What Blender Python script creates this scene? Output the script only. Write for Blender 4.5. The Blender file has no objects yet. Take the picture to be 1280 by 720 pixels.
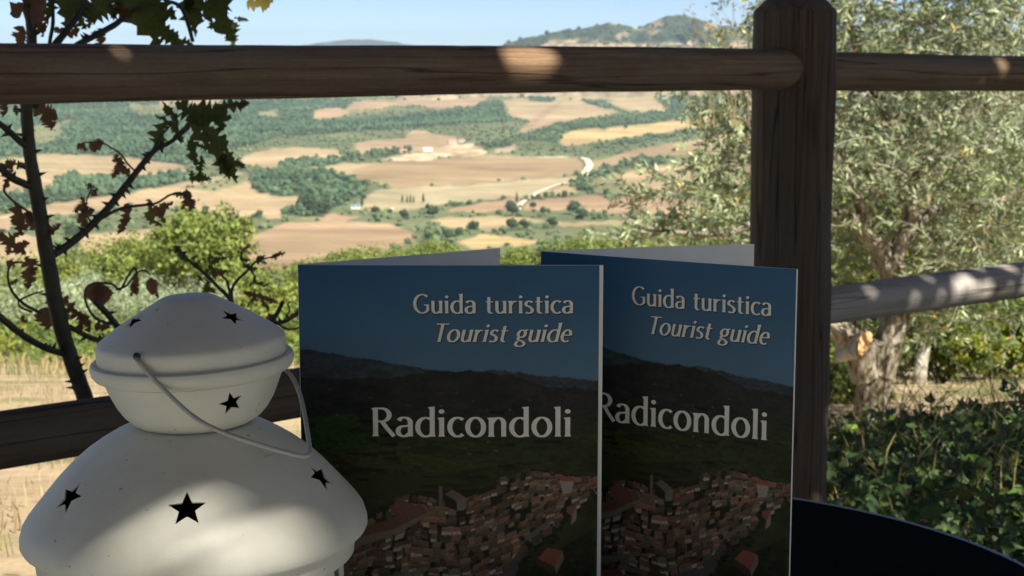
import bpy, bmesh, math, random
import numpy as np
from mathutils import Vector, Matrix, Quaternion

random.seed(7)
rng = np.random.default_rng(7)
SC = bpy.context.scene
COL = SC.collection
rad = math.radians

# ------------------------------------------------------------------ camera
FPX = 2000.0                       # focal length in pixels of a 1280 px wide picture
CAMZ = 1.05
PITCH = math.atan(305.0 / FPX)
cam_d = bpy.data.cameras.new('camera')
cam = bpy.data.objects.new('camera', cam_d)
COL.objects.link(cam)
cam.location = (0, 0, CAMZ)
cam.rotation_euler = (math.pi / 2 - PITCH, 0, 0)
cam_d.sensor_width = 36.0
cam_d.lens = 36.0 * FPX / 1280.0
cam_d.clip_start = 0.05
cam_d.clip_end = 60000
cam_d.dof.use_dof = True
cam_d.dof.focus_distance = 0.80
cam_d.dof.aperture_fstop = 40
SC.camera = cam

# ------------------------------------------------------------------ light
SUN_EL, SUN_AZ = rad(48), rad(140)          # azimuth clockwise from +Y
TOSUN = Vector((math.cos(SUN_EL) * math.sin(SUN_AZ), math.cos(SUN_EL) * math.cos(SUN_AZ), math.sin(SUN_EL)))
world = bpy.data.worlds.new('World')
SC.world = world
world.use_nodes = True
wn = world.node_tree
sky = wn.nodes.new('ShaderNodeTexSky')
sky.sky_type = 'NISHITA'
sky.sun_disc = False
sky.sun_elevation = SUN_EL
sky.sun_rotation = SUN_AZ
sky.altitude = 500
sky.air_density = 0.4
sky.dust_density = 0.0
sky.ozone_density = 2.0
bg = next(n for n in wn.nodes if n.type == 'BACKGROUND')
wn.links.new(sky.outputs['Color'], bg.inputs['Color'])
bg.inputs['Strength'].default_value = 0.060
sun_d = bpy.data.lights.new('sun', 'SUN')
sun_d.energy = 5.0
sun_d.angle = rad(0.53)
sun_d.color = (1.0, 0.94, 0.82)
sun = bpy.data.objects.new('sun', sun_d)
COL.objects.link(sun)
sun.rotation_euler = TOSUN.to_track_quat('Z', 'Y').to_euler()
sun.location = (6, -8, 12)
SC.view_settings.view_transform = 'Standard'
SC.view_settings.look = 'None'
SC.view_settings.exposure = 1.02
SC.view_settings.gamma = 1.0
SC.view_settings.use_curve_mapping = False
SC.render.engine = 'CYCLES'
SC.cycles.max_bounces = 8
SC.cycles.transparent_max_bounces = 8
SC.cycles.volume_bounces = 0
SC.cycles.use_denoising = True

# ------------------------------------------------------------------ helpers
cp, sp_ = math.cos(PITCH), math.sin(PITCH)


def P(px, py, Y):
    """World point at depth Y (metres along +Y) seen at photo pixel px, py."""
    x = (px - 640) / FPX
    v = -(py - 360) / FPX
    d = Vector((x, cp + v * sp_, -sp_ + v * cp))
    return Vector((0, 0, CAMZ)) + d * (Y / d.y)


def proj(X, Y, Z):
    z = Z - CAMZ
    f = Y * cp - z * sp_
    v = Y * sp_ + z * cp
    return 640 + FPX * X / f, 360 - FPX * v / f


def mesh_np(name, verts, faces, cols=None, smooth=False, cname='Col'):
    """Mesh from numpy arrays; faces is an (n,3) or (n,4) array or a list of such."""
    me = bpy.data.meshes.new(name)
    verts = np.asarray(verts, dtype=np.float32)
    fl = faces if isinstance(faces, list) else [faces]
    fl = [np.asarray(f, dtype=np.int32) for f in fl if len(f)]
    idx = np.concatenate([f.ravel() for f in fl])
    tot = np.concatenate([np.full(len(f), f.shape[1], dtype=np.int32) for f in fl])
    st = np.concatenate([[0], np.cumsum(tot)[:-1]]).astype(np.int32)
    me.vertices.add(len(verts))
    me.vertices.foreach_set('co', verts.ravel())
    me.loops.add(len(idx))
    me.loops.foreach_set('vertex_index', idx)
    me.polygons.add(len(tot))
    me.polygons.foreach_set('loop_start', st)
    me.polygons.foreach_set('use_smooth', np.full(len(tot), smooth, dtype=bool))
    me.update(calc_edges=True)
    me.validate()
    if cols is not None:
        cols = np.asarray(cols, dtype=np.float32)
        if cols.shape[1] == 3:
            cols = np.concatenate([cols, np.ones((len(cols), 1), np.float32)], 1)
        at = me.color_attributes.new(cname, 'FLOAT_COLOR', 'POINT')
        at.data.foreach_set('color', cols.ravel())
    return me


def link(name, me, mat=None, parent=None):
    o = bpy.data.objects.new(name, me)
    COL.objects.link(o)
    if mat is not None and me is not None:
        if not me.materials:
            me.materials.append(mat)
    if parent is not None:
        o.parent = parent
    return o


def empty(name, loc=(0, 0, 0), rot=(0, 0, 0)):
    o = bpy.data.objects.new(name, None)
    COL.objects.link(o)
    o.location = loc
    o.rotation_euler = rot
    o.empty_display_size = 0.1
    return o


def tag(o, label=None, cat=None, group=None, kind=None):
    if label:
        o['label'] = label
    if cat:
        o['category'] = cat
    if group:
        o['group'] = group
    if kind:
        o['kind'] = kind
    return o


def copy_tree(o, parent=None):
    c = o.copy()
    COL.objects.link(c)
    if parent is not None:
        c.parent = parent
    for ch in o.children:
        copy_tree(ch, c)
    return c


class MB:
    """Collects verts and faces, builds ONE mesh."""

    def __init__(self):
        self.v, self.f, self.c = [], [], []

    def add(self, vs, fs, col=None):
        n = len(self.v)
        self.v += [tuple(p) for p in vs]
        self.f += [tuple(i + n for i in f) for f in fs]
        if col is not None:
            self.c += [col] * len(vs)

    def tube(self, pts, radii, sides=8, caps=True, wob=0.0, seed=0, col=None):
        r = random.Random(seed)
        pts = [Vector(p) for p in pts]
        vs, fs = [], []
        up = None
        for i, p in enumerate(pts):
            t = (pts[min(i + 1, len(pts) - 1)] - pts[max(i - 1, 0)])
            if t.length < 1e-9:
                t = Vector((0, 0, 1))
            t.normalize()
            if up is None:
                up = t.orthogonal().normalized()
            up = (up - t * up.dot(t))
            if up.length < 1e-6:
                up = t.orthogonal()
            up.normalize()
            b = t.cross(up)
            for k in range(sides):
                a = 2 * math.pi * k / sides
                rr = radii[i] * (1 + wob * (r.random() - .5) * 2)
                vs.append(p + (up * math.cos(a) + b * math.sin(a)) * rr)
        for i in range(len(pts) - 1):
            for k in range(sides):
                a, b2 = i * sides + k, i * sides + (k + 1) % sides
                fs.append((a, b2, b2 + sides, a + sides))
        if caps:
            fs.append(tuple(range(sides))[::-1])
            fs.append(tuple((len(pts) - 1) * sides + k for k in range(sides)))
        self.add(vs, fs, col)

    def box(self, x0, x1, y0, y1, z0, z1, col=None):
        vs = [(x, y, z) for x in (x0, x1) for y in (y0, y1) for z in (z0, z1)]
        self.add(vs, [(0, 1, 3, 2), (4, 6, 7, 5), (0, 4, 5, 1), (2, 3, 7, 6), (0, 2, 6, 4), (1, 5, 7, 3)], col)

    def cone(self, p, d, L, r, sides=5, col=None):
        p, d = Vector(p), Vector(d).normalized()
        u = d.orthogonal().normalized()
        b = d.cross(u)
        vs = [p + (u * math.cos(2 * math.pi * k / sides) + b * math.sin(2 * math.pi * k / sides)) * r for k in range(sides)] + [p + d * L]
        self.add(vs, [(k, (k + 1) % sides, sides) for k in range(sides)], col)

    def build(self, name, mat, parent=None, smooth=False, loc=None):
        me = bpy.data.meshes.new(name)
        vs = self.v
        if loc is not None:
            l = Vector(loc)
            vs = [tuple(Vector(p) - l) for p in vs]
        me.from_pydata(vs, [], self.f)
        me.update()
        if smooth:
            me.polygons.foreach_set('use_smooth', [True] * len(me.polygons))
        if self.c and len(self.c) == len(vs):
            at = me.color_attributes.new('Col', 'FLOAT_COLOR', 'POINT')
            at.data.foreach_set('color', np.array([list(c) + [1] for c in self.c], np.float32).ravel())
        o = link(name, me, mat, parent)
        if loc is not None:
            o.location = loc
        return o


def spline(pts, n=6):
    """Catmull-Rom through points (any dimension)."""
    pts = [np.array(p, float) for p in pts]
    out = []
    for i in range(len(pts) - 1):
        p0 = pts[max(i - 1, 0)]
        p1, p2 = pts[i], pts[i + 1]
        p3 = pts[min(i + 2, len(pts) - 1)]
        for k in range(n):
            t = k / n
            out.append(.5 * ((2 * p1) + (-p0 + p2) * t + (2 * p0 - 5 * p1 + 4 * p2 - p3) * t * t + (-p0 + 3 * p1 - 3 * p2 + p3) * t ** 3))
    out.append(pts[-1])
    return out


# ---- smooth value noise in numpy
_perm = rng.random((256, 256))


def vnoise(x, y):
    xi, yi = np.floor(x).astype(int), np.floor(y).astype(int)
    fx, fy = x - xi, y - yi
    fx, fy = fx * fx * (3 - 2 * fx), fy * fy * (3 - 2 * fy)
    g = lambda a, b: _perm[a % 256, b % 256]
    return (g(xi, yi) * (1 - fx) + g(xi + 1, yi) * fx) * (1 - fy) + (g(xi, yi + 1) * (1 - fx) + g(xi + 1, yi + 1) * fx) * fy


def fbm(x, y, o=4):
    s, a, t = 0, .5, 0
    for k in range(o):
        s = s + a * vnoise(x * 2 ** k + 17.3 * k, y * 2 ** k + 9.1 * k)
        t += a
        a *= .5
    return s / t


def pip(poly, X, Y):
    """Point in polygon for arrays."""
    inside = np.zeros(X.shape, bool)
    n = len(poly)
    for i in range(n):
        x0, y0 = poly[i]
        x1, y1 = poly[(i + 1) % n]
        c = ((y0 > Y) != (y1 > Y)) & (X < (x1 - x0) * (Y - y0) / ((y1 - y0) if y1 != y0 else 1e-9) + x0)
        inside ^= c
    return inside


# ------------------------------------------------------------------ materials
def new_mat(name):
    m = bpy.data.materials.new(name)
    m.use_nodes = True
    nt = m.node_tree
    b = next(n for n in nt.nodes if n.type == 'BSDF_PRINCIPLED')
    return m, nt, b


def N(nt, t, **kw):
    n = nt.nodes.new(t)
    for k, v in kw.items():
        if k in n.inputs:
            n.inputs[k].default_value = v
        else:
            setattr(n, k, v)
    return n


def ramp(nt, fac, stops):
    r = nt.nodes.new('ShaderNodeValToRGB')
    while len(r.color_ramp.elements) < len(stops):
        r.color_ramp.elements.new(.5)
    for e, (p, c) in zip(r.color_ramp.elements, stops):
        e.position = p
        e.color = (*c, 1) if len(c) == 3 else c
    nt.links.new(fac, r.inputs['Fac'])
    return r.outputs['Color']


def mixc(nt, fac, a, b, mode='MIX'):
    m = nt.nodes.new('ShaderNodeMix')
    m.data_type = 'RGBA'
    m.blend_type = mode
    for sock, val in ((m.inputs['Factor'], fac), (m.inputs['A'], a), (m.inputs['B'], b)):
        pass
    f, A, B = m.inputs[0], m.inputs[6], m.inputs[7]
    for s, v in ((f, fac), (A, a), (B, b)):
        if hasattr(v, 'is_output'):
            nt.links.new(v, s)
        elif isinstance(v, (int, float)):
            s.default_value = v
        else:
            s.default_value = (*v, 1)
    return m.outputs[2]


def noise(nt, scale, detail=4, vec=None, rough=.55):
    n = N(nt, 'ShaderNodeTexNoise', Scale=scale, Detail=detail, Roughness=rough)
    if vec is not None:
        nt.links.new(vec, n.inputs['Vector'])
    return n.outputs['Fac']


def objco(nt, scale=(1, 1, 1), which='Object'):
    tc = nt.nodes.new('ShaderNodeTexCoord')
    mp = nt.nodes.new('ShaderNodeMapping')
    mp.inputs['Scale'].default_value = scale
    nt.links.new(tc.outputs[which], mp.inputs['Vector'])
    return mp.outputs['Vector']


def bump(nt, b, h, strength=.3, dist=.01):
    bp = N(nt, 'ShaderNodeBump', Strength=strength, Distance=dist)
    nt.links.new(h, bp.inputs['Height'])
    nt.links.new(bp.outputs['Normal'], b.inputs['Normal'])


def simple(name, col, rough=.6, var=.15, scale=20, metallic=0, spec=.5, bstr=0, bdist=.002):
    m, nt, b = new_mat(name)
    v = objco(nt)
    f = noise(nt, scale, 5, v)
    c = ramp(nt, f, [(.3, tuple(x * (1 - var) for x in col)), (.7, tuple(min(1, x * (1 + var)) for x in col))])
    nt.links.new(c, b.inputs['Base Color'])
    b.inputs['Roughness'].default_value = rough
    b.inputs['Metallic'].default_value = metallic
    b.inputs['Specular IOR Level'].default_value = spec
    if bstr:
        bump(nt, b, f, bstr, bdist)
    return m


def leafmat(name, base, trans=.35, rough=.5, use_col=True, spec=.3, tcol=None):
    m, nt, b = new_mat(name)
    out = next(n for n in nt.nodes if n.type == 'OUTPUT_MATERIAL')
    if use_col:
        at = N(nt, 'ShaderNodeVertexColor', layer_name='Col')
        c = mixc(nt, 1.0, base, at.outputs['Color'], 'MULTIPLY')
    else:
        f = noise(nt, 25, 4, objco(nt))
        c = ramp(nt, f, [(.3, tuple(x * .65 for x in base)), (.7, tuple(x * 1.35 for x in base))])
    nt.links.new(c, b.inputs['Base Color'])
    b.inputs['Roughness'].default_value = rough
    b.inputs['Specular IOR Level'].default_value = spec
    tr = nt.nodes.new('ShaderNodeBsdfTranslucent')
    if tcol:
        tc = mixc(nt, 1.0, c, tcol, 'MULTIPLY')
        nt.links.new(tc, tr.inputs['Color'])
    else:
        nt.links.new(c, tr.inputs['Color'])
    mx = nt.nodes.new('ShaderNodeMixShader')
    mx.inputs[0].default_value = trans
    nt.links.new(b.outputs[0], mx.inputs[1])
    nt.links.new(tr.outputs[0], mx.inputs[2])
    nt.links.new(mx.outputs[0], out.inputs['Surface'])
    return m


def woodmat(name, dark, light, grey, crack=.5):
    """Weathered timber, grain along local X."""
    m, nt, b = new_mat(name)
    v = objco(nt, (1.3, 52, 52))
    g = noise(nt, 3.0, 8, v, .66)
    v2 = objco(nt, (1.5, 7, 7))
    big = noise(nt, 2.2, 4, v2)
    c = ramp(nt, g, [(.28, dark), (.52, tuple((a + b2) / 2 for a, b2 in zip(dark, light))), (.74, light)])
    c = mixc(nt, ramp(nt, big, [(.42, (0, 0, 0)), (.7, (1, 1, 1))]), c, grey)
    # knots
    vk = objco(nt, (3.2, 11, 11))
    vo = N(nt, 'ShaderNodeTexVoronoi', Scale=.75)
    nt.links.new(vk, vo.inputs['Vector'])
    kn = ramp(nt, vo.outputs['Distance'], [(.0, (1, 1, 1)), (.10, (.55, .55, .55)), (.2, (0, 0, 0))])
    c = mixc(nt, kn, c, tuple(x * .35 for x in dark))
    # drying cracks along the grain
    v3 = objco(nt, (.45, 19, 19))
    cr = noise(nt, 1.6, 3, v3, .45)
    crk = ramp(nt, cr, [(.487, (0, 0, 0)), (.5, (crack, crack, crack)), (.513, (0, 0, 0))])
    c = mixc(nt, crk, c, (.008, .006, .005))
    fine = noise(nt, 60, 3, objco(nt, (2, 10, 10)))
    c = mixc(nt, .25, c, ramp(nt, fine, [(.35, (.3, .3, .3)), (.65, (1, 1, 1))]), 'MULTIPLY')
    nt.links.new(c, b.inputs['Base Color'])
    b.inputs['Roughness'].default_value = .78
    b.inputs['Specular IOR Level'].default_value = .25
    h = nt.nodes.new('ShaderNodeMath')
    h.operation = 'SUBTRACT'
    nt.links.new(g, h.inputs[0])
    nt.links.new(crk, h.inputs[1])
    bump(nt, b, h.outputs[0], .55, .003)
    return m


def bark_old():
    m, nt, b = new_mat('old_olive_bark')
    v = objco(nt, (20, 20, 5))
    f = noise(nt, 1.6, 7, v, .65)
    c = ramp(nt, f, [(.36, (.05, .042, .032)), (.5, (.25, .215, .165)), (.66, (.46, .41, .325))])
    big = noise(nt, 5, 4, objco(nt))
    c = mixc(nt, ramp(nt, big, [(.5, (0, 0, 0)), (.62, (.6, .6, .6))]), c, (.44, .40, .30))
    nt.links.new(c, b.inputs['Base Color'])
    b.inputs['Roughness'].default_value = .95
    b.inputs['Specular IOR Level'].default_value = .1
    bump(nt, b, f, 1.0, .03)
    return m


M = {}
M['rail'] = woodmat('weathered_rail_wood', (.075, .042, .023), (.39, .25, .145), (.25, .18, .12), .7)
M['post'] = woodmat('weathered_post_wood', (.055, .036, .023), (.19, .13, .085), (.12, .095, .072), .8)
M['rail_lit_grey'] = woodmat('silvered_skylit_wood', (.26, .215, .17), (.60, .53, .45), (.56, .51, .46), .6)  # weathered grey, raised paler in place of missing sky light
M['bark'] = simple('olive_bark', (.29, .265, .21), .9, .6, 14, bstr=1.0, bdist=.03)
M['bark_old'] = bark_old()
M['bark_dark'] = simple('dark_bark', (.07, .055, .04), .9, .5, 12, bstr=.8, bdist=.02)
M['stem'] = simple('rose_stem', (.05, .042, .023), .6, .4, 60, bstr=.3)
M['cut'] = simple('sawn_wood', (.66, .37, .16), .7, .2, 30)
M['leaf_oak'] = leafmat('broad_leaf', (.175, .225, .07), .35)
M['leaf_olive'] = leafmat('olive_leaf', (.245, .285, .185), .25, .45, spec=.4)
M['leaf_ivy'] = leafmat('ivy_leaf', (.085, .145, .042), .3, .42, spec=.4)
M['leaf_green'] = leafmat('rose_leaf_green', (.085, .105, .028), .6, .5, use_col=False)
M['leaf_brown'] = leafmat('rose_leaf_dry', (.23, .12, .06), .35, .7, use_col=False)
M['leaf_yellow'] = leafmat('rose_leaf_yellow', (.20, .16, .035), .45, .6, use_col=False)
M['grass'] = leafmat('dry_grass_blade', (.46, .37, .21), .3, .7)
M['valley_tree'] = leafmat('valley_tree_leaf', (.078, .118, .056), .2, .6)
M['paper'] = simple('white_paper', (.82, .83, .83), .55, .03, 60)
M['table'] = simple('black_table_paint', (.006, .006, .0062), .6, .3, 60, spec=.006)
M['edge'] = simple('sky_glint_edge', (.45, .45, .46), .35, .15, 40, metallic=.7)  # pale metallic rim colour, stands for the line of reflected sky
M['metal_wire'] = simple('painted_wire', (.42, .41, .38), .45, .12, 90)
M['inner_shade'] = simple('painted_inner_shade', (.075, .068, .058), .85, .2, 30)  # dark colour painted as the shade seen through the star holes


def lantern_paint():
    m, nt, b = new_mat('white_lantern_enamel')
    v = objco(nt)
    f = noise(nt, 900, 2, v)
    d = noise(nt, 24, 5, v)
    c = ramp(nt, d, [(.3, (.64, .63, .55)), (.6, (.75, .74, .655))])
    sc = noise(nt, 55, 3, objco(nt, (1, 1, 6)))
    c = mixc(nt, ramp(nt, sc, [(.70, (0, 0, 0)), (.74, (.6, .6, .6))]), c, (.45, .42, .37))
    sp = noise(nt, 210, 2, v)
    c = mixc(nt, ramp(nt, sp, [(.735, (0, 0, 0)), (.76, (.7, .7, .7))]), c, (.22, .18, .14))
    du = noise(nt, 7, 5, objco(nt, (1, 1, 2.5)))
    c = mixc(nt, ramp(nt, du, [(.45, (0, 0, 0)), (.75, (.35, .35, .35))]), c, (.50, .47, .39))
    nt.links.new(c, b.inputs['Base Color'])
    b.inputs['Roughness'].default_value = .5
    b.inputs['Specular IOR Level'].default_value = .35
    bump(nt, b, f, .22, .0006)
    return m


M['enamel'] = lantern_paint()


def vcol_mat(name, rough=.9, nscale=None, namt=.0, spec=.2, tc='Object', bstr=0):
    m, nt, b = new_mat(name)
    at = N(nt, 'ShaderNodeVertexColor', layer_name='Col')
    c = at.outputs['Color']
    if nscale:
        for i, (s, a) in enumerate(zip(nscale, namt)):
            f = noise(nt, 1.0, 5, objco(nt, s))
            c = mixc(nt, a, c, ramp(nt, f, [(.3, (.45, .45, .45)), (.7, (1.35, 1.35, 1.35))]), 'MULTIPLY')
    nt.links.new(c, b.inputs['Base Color'])
    b.inputs['Roughness'].default_value = rough
    b.inputs['Specular IOR Level'].default_value = spec
    return m


M['valley'] = vcol_mat('valley_soil', .95, [(.004, .012, .01), (.03, .08, .05)], [.45, .35], spec=.05)
M['ground'] = vcol_mat('dry_ground', .95, [(1.2, 1.2, 1.2), (9, 9, 9), (60, 60, 60)], [.4, .4, .3], spec=.05)
M['print'] = vcol_mat('printed_cover', .4, spec=.16)
M['hill'] = vcol_mat('hill_scrub', .95, [(.006, .006, .01), (.03, .03, .03)], [.6, .5], spec=.05)

# ------------------------------------------------------------------ terrain profile
YD = [(475, 95), (400, 260), (346, 650), (335, 1000), (320, 1130), (300, 1300), (280, 1500), (230, 2000), (200, 2500),
      (170, 3200), (140, 4200), (120, 5500), (100, 7000), (80, 10000), (66, 15000)]
_y = np.array([a for a, _ in YD][::-1], float)
_ld = np.log(np.array([b for _, b in YD][::-1], float))


def d_of_row(y):
    return np.exp(np.interp(y, _y, _ld))


NEAR = [(-60, 0), (2.9, 0), (4.2, -.20), (9, -1.22), (12, -1.62), (15, -2.15), (25, -3.95), (40, -6.95), (60, -11.2), (95, -18.9), (140, -27)]


def near_z(x, y):
    z = np.interp(y, [a for a, _ in NEAR], [b for _, b in NEAR])
    bank = 1 / (1 + np.exp(-(x - .75) * 5)) * np.exp(-((y - 4.6) / 1.5) ** 2) * (.06 + .13 * np.clip(x - 1, 0, 2))
    return z + bank + (fbm(x * .6 + 40, y * .6 + 40, 3) - .5) * .10 * np.clip((y - 2) / 4, 0, 1) + (fbm(x * .05 + 7, y * .05 + 3, 3) - .5) * np.clip((y - 20) / 20, 0, 1) * 1.5


# near ground sheet
ys = np.concatenate([np.linspace(-60, -9.5, 20), np.linspace(-9, 2.5, 24), np.linspace(2.6, 18, 150), np.geomspace(18.3, 135, 70)])
xs = np.concatenate([-np.geomspace(70, 4.2, 40), np.linspace(-4, 5, 110), np.geomspace(5.2, 70, 40)])
GX, GY = np.meshgrid(xs, ys)
GZ = near_z(GX, GY)
n1 = fbm(GX * .45 + 3, GY * .45 + 8, 4)
n2 = fbm(GX * 1.9 + 31, GY * 1.9 + 5, 4)
soil = np.array([.46, .33, .225])
straw = np.array([.44, .36, .21])
grn = np.array([.17, .19, .07])
gc = soil[None, None] * (1 - n1[..., None]) + straw[None, None] * n1[..., None]
gm = np.clip((n2 - .52) * 6, 0, 1)[..., None]
gc = gc * (1 - gm * .7) + grn * gm * .7
terr = (GY < 3.0)[..., None]
gc = np.where(terr, np.array([.42, .41, .36]), gc)
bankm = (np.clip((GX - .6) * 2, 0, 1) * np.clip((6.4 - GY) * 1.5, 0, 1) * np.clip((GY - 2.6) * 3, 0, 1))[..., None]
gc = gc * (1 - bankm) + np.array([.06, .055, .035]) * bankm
ny, nx = GX.shape
ii = np.arange(ny * nx).reshape(ny, nx)
quads = np.stack([ii[:-1, :-1], ii[:-1, 1:], ii[1:, 1:], ii[1:, :-1]], -1).reshape(-1, 4)
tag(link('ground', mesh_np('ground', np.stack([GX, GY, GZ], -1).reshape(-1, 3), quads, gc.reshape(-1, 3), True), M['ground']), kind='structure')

# ------------------------------------------------------------------ the valley: field map in photo pixels of the far ground
TAN, PINK, PALE, OCHRE, BROWN, SCRUB, WOOD, HEDGE, WHITE, LSCRUB = range(10)
CCOL = np.array([(.40, .30, .175), (.375, .258, .16), (.385, .322, .195), (.47, .335, .165), (.325, .235, .135), (.15, .165, .085), (.055, .075, .035), (.085, .10, .045), (.68, .56, .38), (.215, .205, .105)])
W_ = 2360
X0_ = -540
RX, RY = np.meshgrid(np.arange(W_) + X0_ + .5, np.arange(480) + .5)
cls = np.full(RX.shape, SCRUB)
# beyond the frame: patchwork continues
vx = rng.uniform(X0_, X0_ + W_, 420)
vy = rng.uniform(55, 480, 420)
vc = rng.choice([TAN, PINK, PALE, SCRUB, WOOD, LSCRUB, TAN, BROWN], 420)
best = np.full(RX.shape, 1e9)
for a, b_, c in zip(vx, vy, vc):
    if 30 < a < 900:
        continue
    x0, x1 = int(max(0, a - X0_ - 220)), int(min(W_, a - X0_ + 220))
    d2 = ((RX[:, x0:x1] - a) * .28) ** 2 + (RY[:, x0:x1] - b_) ** 2
    mk = d2 < best[:, x0:x1]
    best[:, x0:x1][mk] = d2[mk]
    sub = cls[:, x0:x1]
    okx = (RX[:, x0:x1] < -10) | (RX[:, x0:x1] > 935)
    sub[mk & okx] = c
wob_x = (fbm(RX / 14, RY / 6, 3) - .5) * 9
wob_y = (fbm(RX / 14 + 50, RY / 6 + 20, 3) - .5) * 4.5
QX, QY = RX + wob_x, RY + wob_y


def paint(c, pts):
    xs_, ys_ = [p[0] for p in pts], [p[1] for p in pts]
    x0, x1 = int(max(0, min(xs_) - X0_ - 8)), int(min(W_, max(xs_) - X0_ + 8))
    y0, y1 = int(max(0, min(ys_) - 5)), int(min(480, max(ys_) + 5))
    m = pip(pts, QX[y0:y1, x0:x1], QY[y0:y1, x0:x1])
    cls[y0:y1, x0:x1][m] = c


paint(WOOD, [(-10, 128), (440, 124), (430, 140), (380, 152), (480, 148), (620, 128), (640, 150), (600, 158), (520, 160), (430, 166), (340, 172), (300, 186), (230, 206), (150, 196), (50, 190), (-10, 198)])
paint(LSCRUB, [(20, 160), (90, 150), (70, 178), (30, 185)])
paint(LSCRUB, [(160, 130), (220, 132), (205, 145), (170, 143)])
paint(SCRUB, [(330, 172), (440, 166), (520, 160), (620, 152), (700, 160), (640, 176), (580, 182), (450, 196), (400, 190)])
paint(WOOD, [(0, 240), (69, 236), (72, 224), (92, 218), (110, 220), (150, 222), (235, 212), (235, 226), (160, 240), (110, 250), (60, 256), (0, 264)])
paint(TAN, [(-10, 204), (50, 192), (150, 195), (228, 206), (234, 214), (160, 221), (110, 221), (92, 218), (72, 222), (66, 237), (-10, 244)])
paint(TAN, [(-10, 272), (60, 256), (160, 241), (235, 227), (320, 227), (340, 244), (400, 250), (396, 262), (360, 272), (300, 276), (255, 263), (170, 256), (90, 268), (-10, 292)])
paint(PALE, [(250, 225), (300, 215), (315, 222), (270, 232)])
paint(LSCRUB, [(225, 236), (310, 216), (312, 226), (270, 238)])
paint(SCRUB, [(60, 272), (110, 265), (150, 270), (150, 292), (60, 298)])
paint(TAN, [(-10, 292), (60, 296), (60, 330), (-10, 330)])
paint(TAN, [(100, 294), (150, 290), (240, 280), (300, 276), (300, 292), (250, 320), (100, 320)])
paint(TAN, [(302, 196), (340, 186), (395, 184), (425, 190), (427, 197), (400, 203), (330, 211), (300, 206)])
paint(WOOD, [(345, 206), (360, 200), (430, 198), (420, 206), (360, 210)])
paint(PINK, [(385, 144), (400, 136), (425, 134), (438, 140), (420, 148), (395, 151)])
paint(PINK, [(432, 136), (440, 127), (520, 123), (612, 121), (602, 132), (560, 137), (500, 130), (470, 138)])
paint(PINK, [(190, 122), (280, 124), (270, 131), (200, 131)])
paint(LSCRUB, [(320, 140), (350, 136), (350, 146), (326, 146)])
paint(WOOD, [(585, 140), (600, 128), (628, 127), (628, 144), (600, 147)])
paint(TAN, [(441, 180), (470, 174), (508, 173), (516, 162), (540, 166), (567, 172), (576, 180), (560, 188), (500, 192), (455, 194), (445, 186)])
paint(HEDGE, [(440, 194), (500, 187), (516, 184), (512, 190), (460, 200), (420, 204)])
paint(WHITE, [(476, 200), (500, 193), (545, 189), (560, 180), (592, 179), (602, 188), (640, 193), (640, 197), (600, 194), (560, 197), (505, 203)])
paint(WHITE, [(625, 194), (650, 196), (722, 196), (722, 198), (650, 199)])
paint(BROWN, [(420, 210), (480, 203), (560, 199), (602, 195), (722, 198), (730, 205), (728, 215), (700, 221), (640, 225), (560, 231), (500, 236), (472, 231), (440, 222)])
paint(TAN, [(355, 214), (420, 205), (478, 202), (440, 212), (440, 222), (400, 213)])
paint(PALE, [(455, 250), (470, 237), (560, 232), (640, 226), (722, 221), (715, 228), (680, 238), (655, 248), (600, 252), (560, 254), (500, 264), (450, 262)])
paint(TAN, [(655, 250), (680, 239), (716, 230), (720, 240), (700, 246)])
paint(PINK, [(562, 265), (575, 256), (620, 249), (640, 246), (655, 251), (650, 263), (600, 266)])
paint(PINK, [(655, 263), (660, 253), (700, 246), (745, 243), (760, 250), (730, 258), (700, 263)])
paint(PINK, [(724, 263), (750, 250), (790, 246), (935, 250), (935, 268), (760, 268)])
paint(TAN, [(530, 276), (560, 270), (630, 268), (700, 275), (640, 280), (625, 286), (600, 291), (565, 285)])
paint(TAN, [(690, 276), (760, 272), (850, 272), (850, 282), (700, 284)])
paint(OCHRE, [(570, 303), (600, 294), (640, 286), (683, 288), (680, 302), (640, 308), (590, 311)])
paint(PINK, [(288, 297), (340, 285), (380, 272), (420, 267), (450, 271), (490, 281), (515, 290), (519, 300), (500, 308), (470, 315), (420, 322), (380, 340), (250, 340), (280, 318)])
paint(LSCRUB, [(360, 276), (395, 270), (400, 276), (370, 280)])
paint(SCRUB, [(295, 292), (296, 282), (305, 272), (325, 266), (341, 280), (335, 288), (310, 294)])
paint(WOOD, [(312, 224), (320, 212), (360, 209), (400, 214), (440, 222), (463, 226), (460, 238), (440, 250), (420, 260), (405, 272), (370, 270), (352, 270), (360, 262), (415, 250), (390, 247), (340, 245), (320, 238)])
paint(TAN, [(628, 125), (660, 122), (705, 121), (740, 130), (778, 141), (740, 147), (700, 153), (660, 163), (648, 169), (665, 153), (635, 142)])
paint(BROWN, [(650, 164), (664, 150), (700, 126), (704, 127), (672, 154), (656, 166)])
paint(TAN, [(757, 128), (785, 122), (812, 117), (825, 128), (838, 141), (800, 140), (770, 134)])
paint(WOOD, [(662, 120), (695, 120), (692, 128), (664, 127)])
paint(WOOD, [(705, 118), (812, 114), (785, 122), (757, 127), (770, 135), (785, 142), (740, 131)])
paint(WOOD, [(826, 116), (935, 112), (935, 140), (840, 141), (826, 127)])
paint(HEDGE, [(600, 182), (640, 171), (700, 156), (780, 144), (840, 139), (935, 134), (935, 142), (880, 147), (800, 155), (720, 163), (700, 168), (700, 178), (660, 176), (620, 186)])
paint(OCHRE, [(698, 169), (720, 164), (800, 156), (880, 147), (935, 144), (935, 156), (870, 160), (800, 170), (740, 178), (705, 183), (700, 176)])
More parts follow.
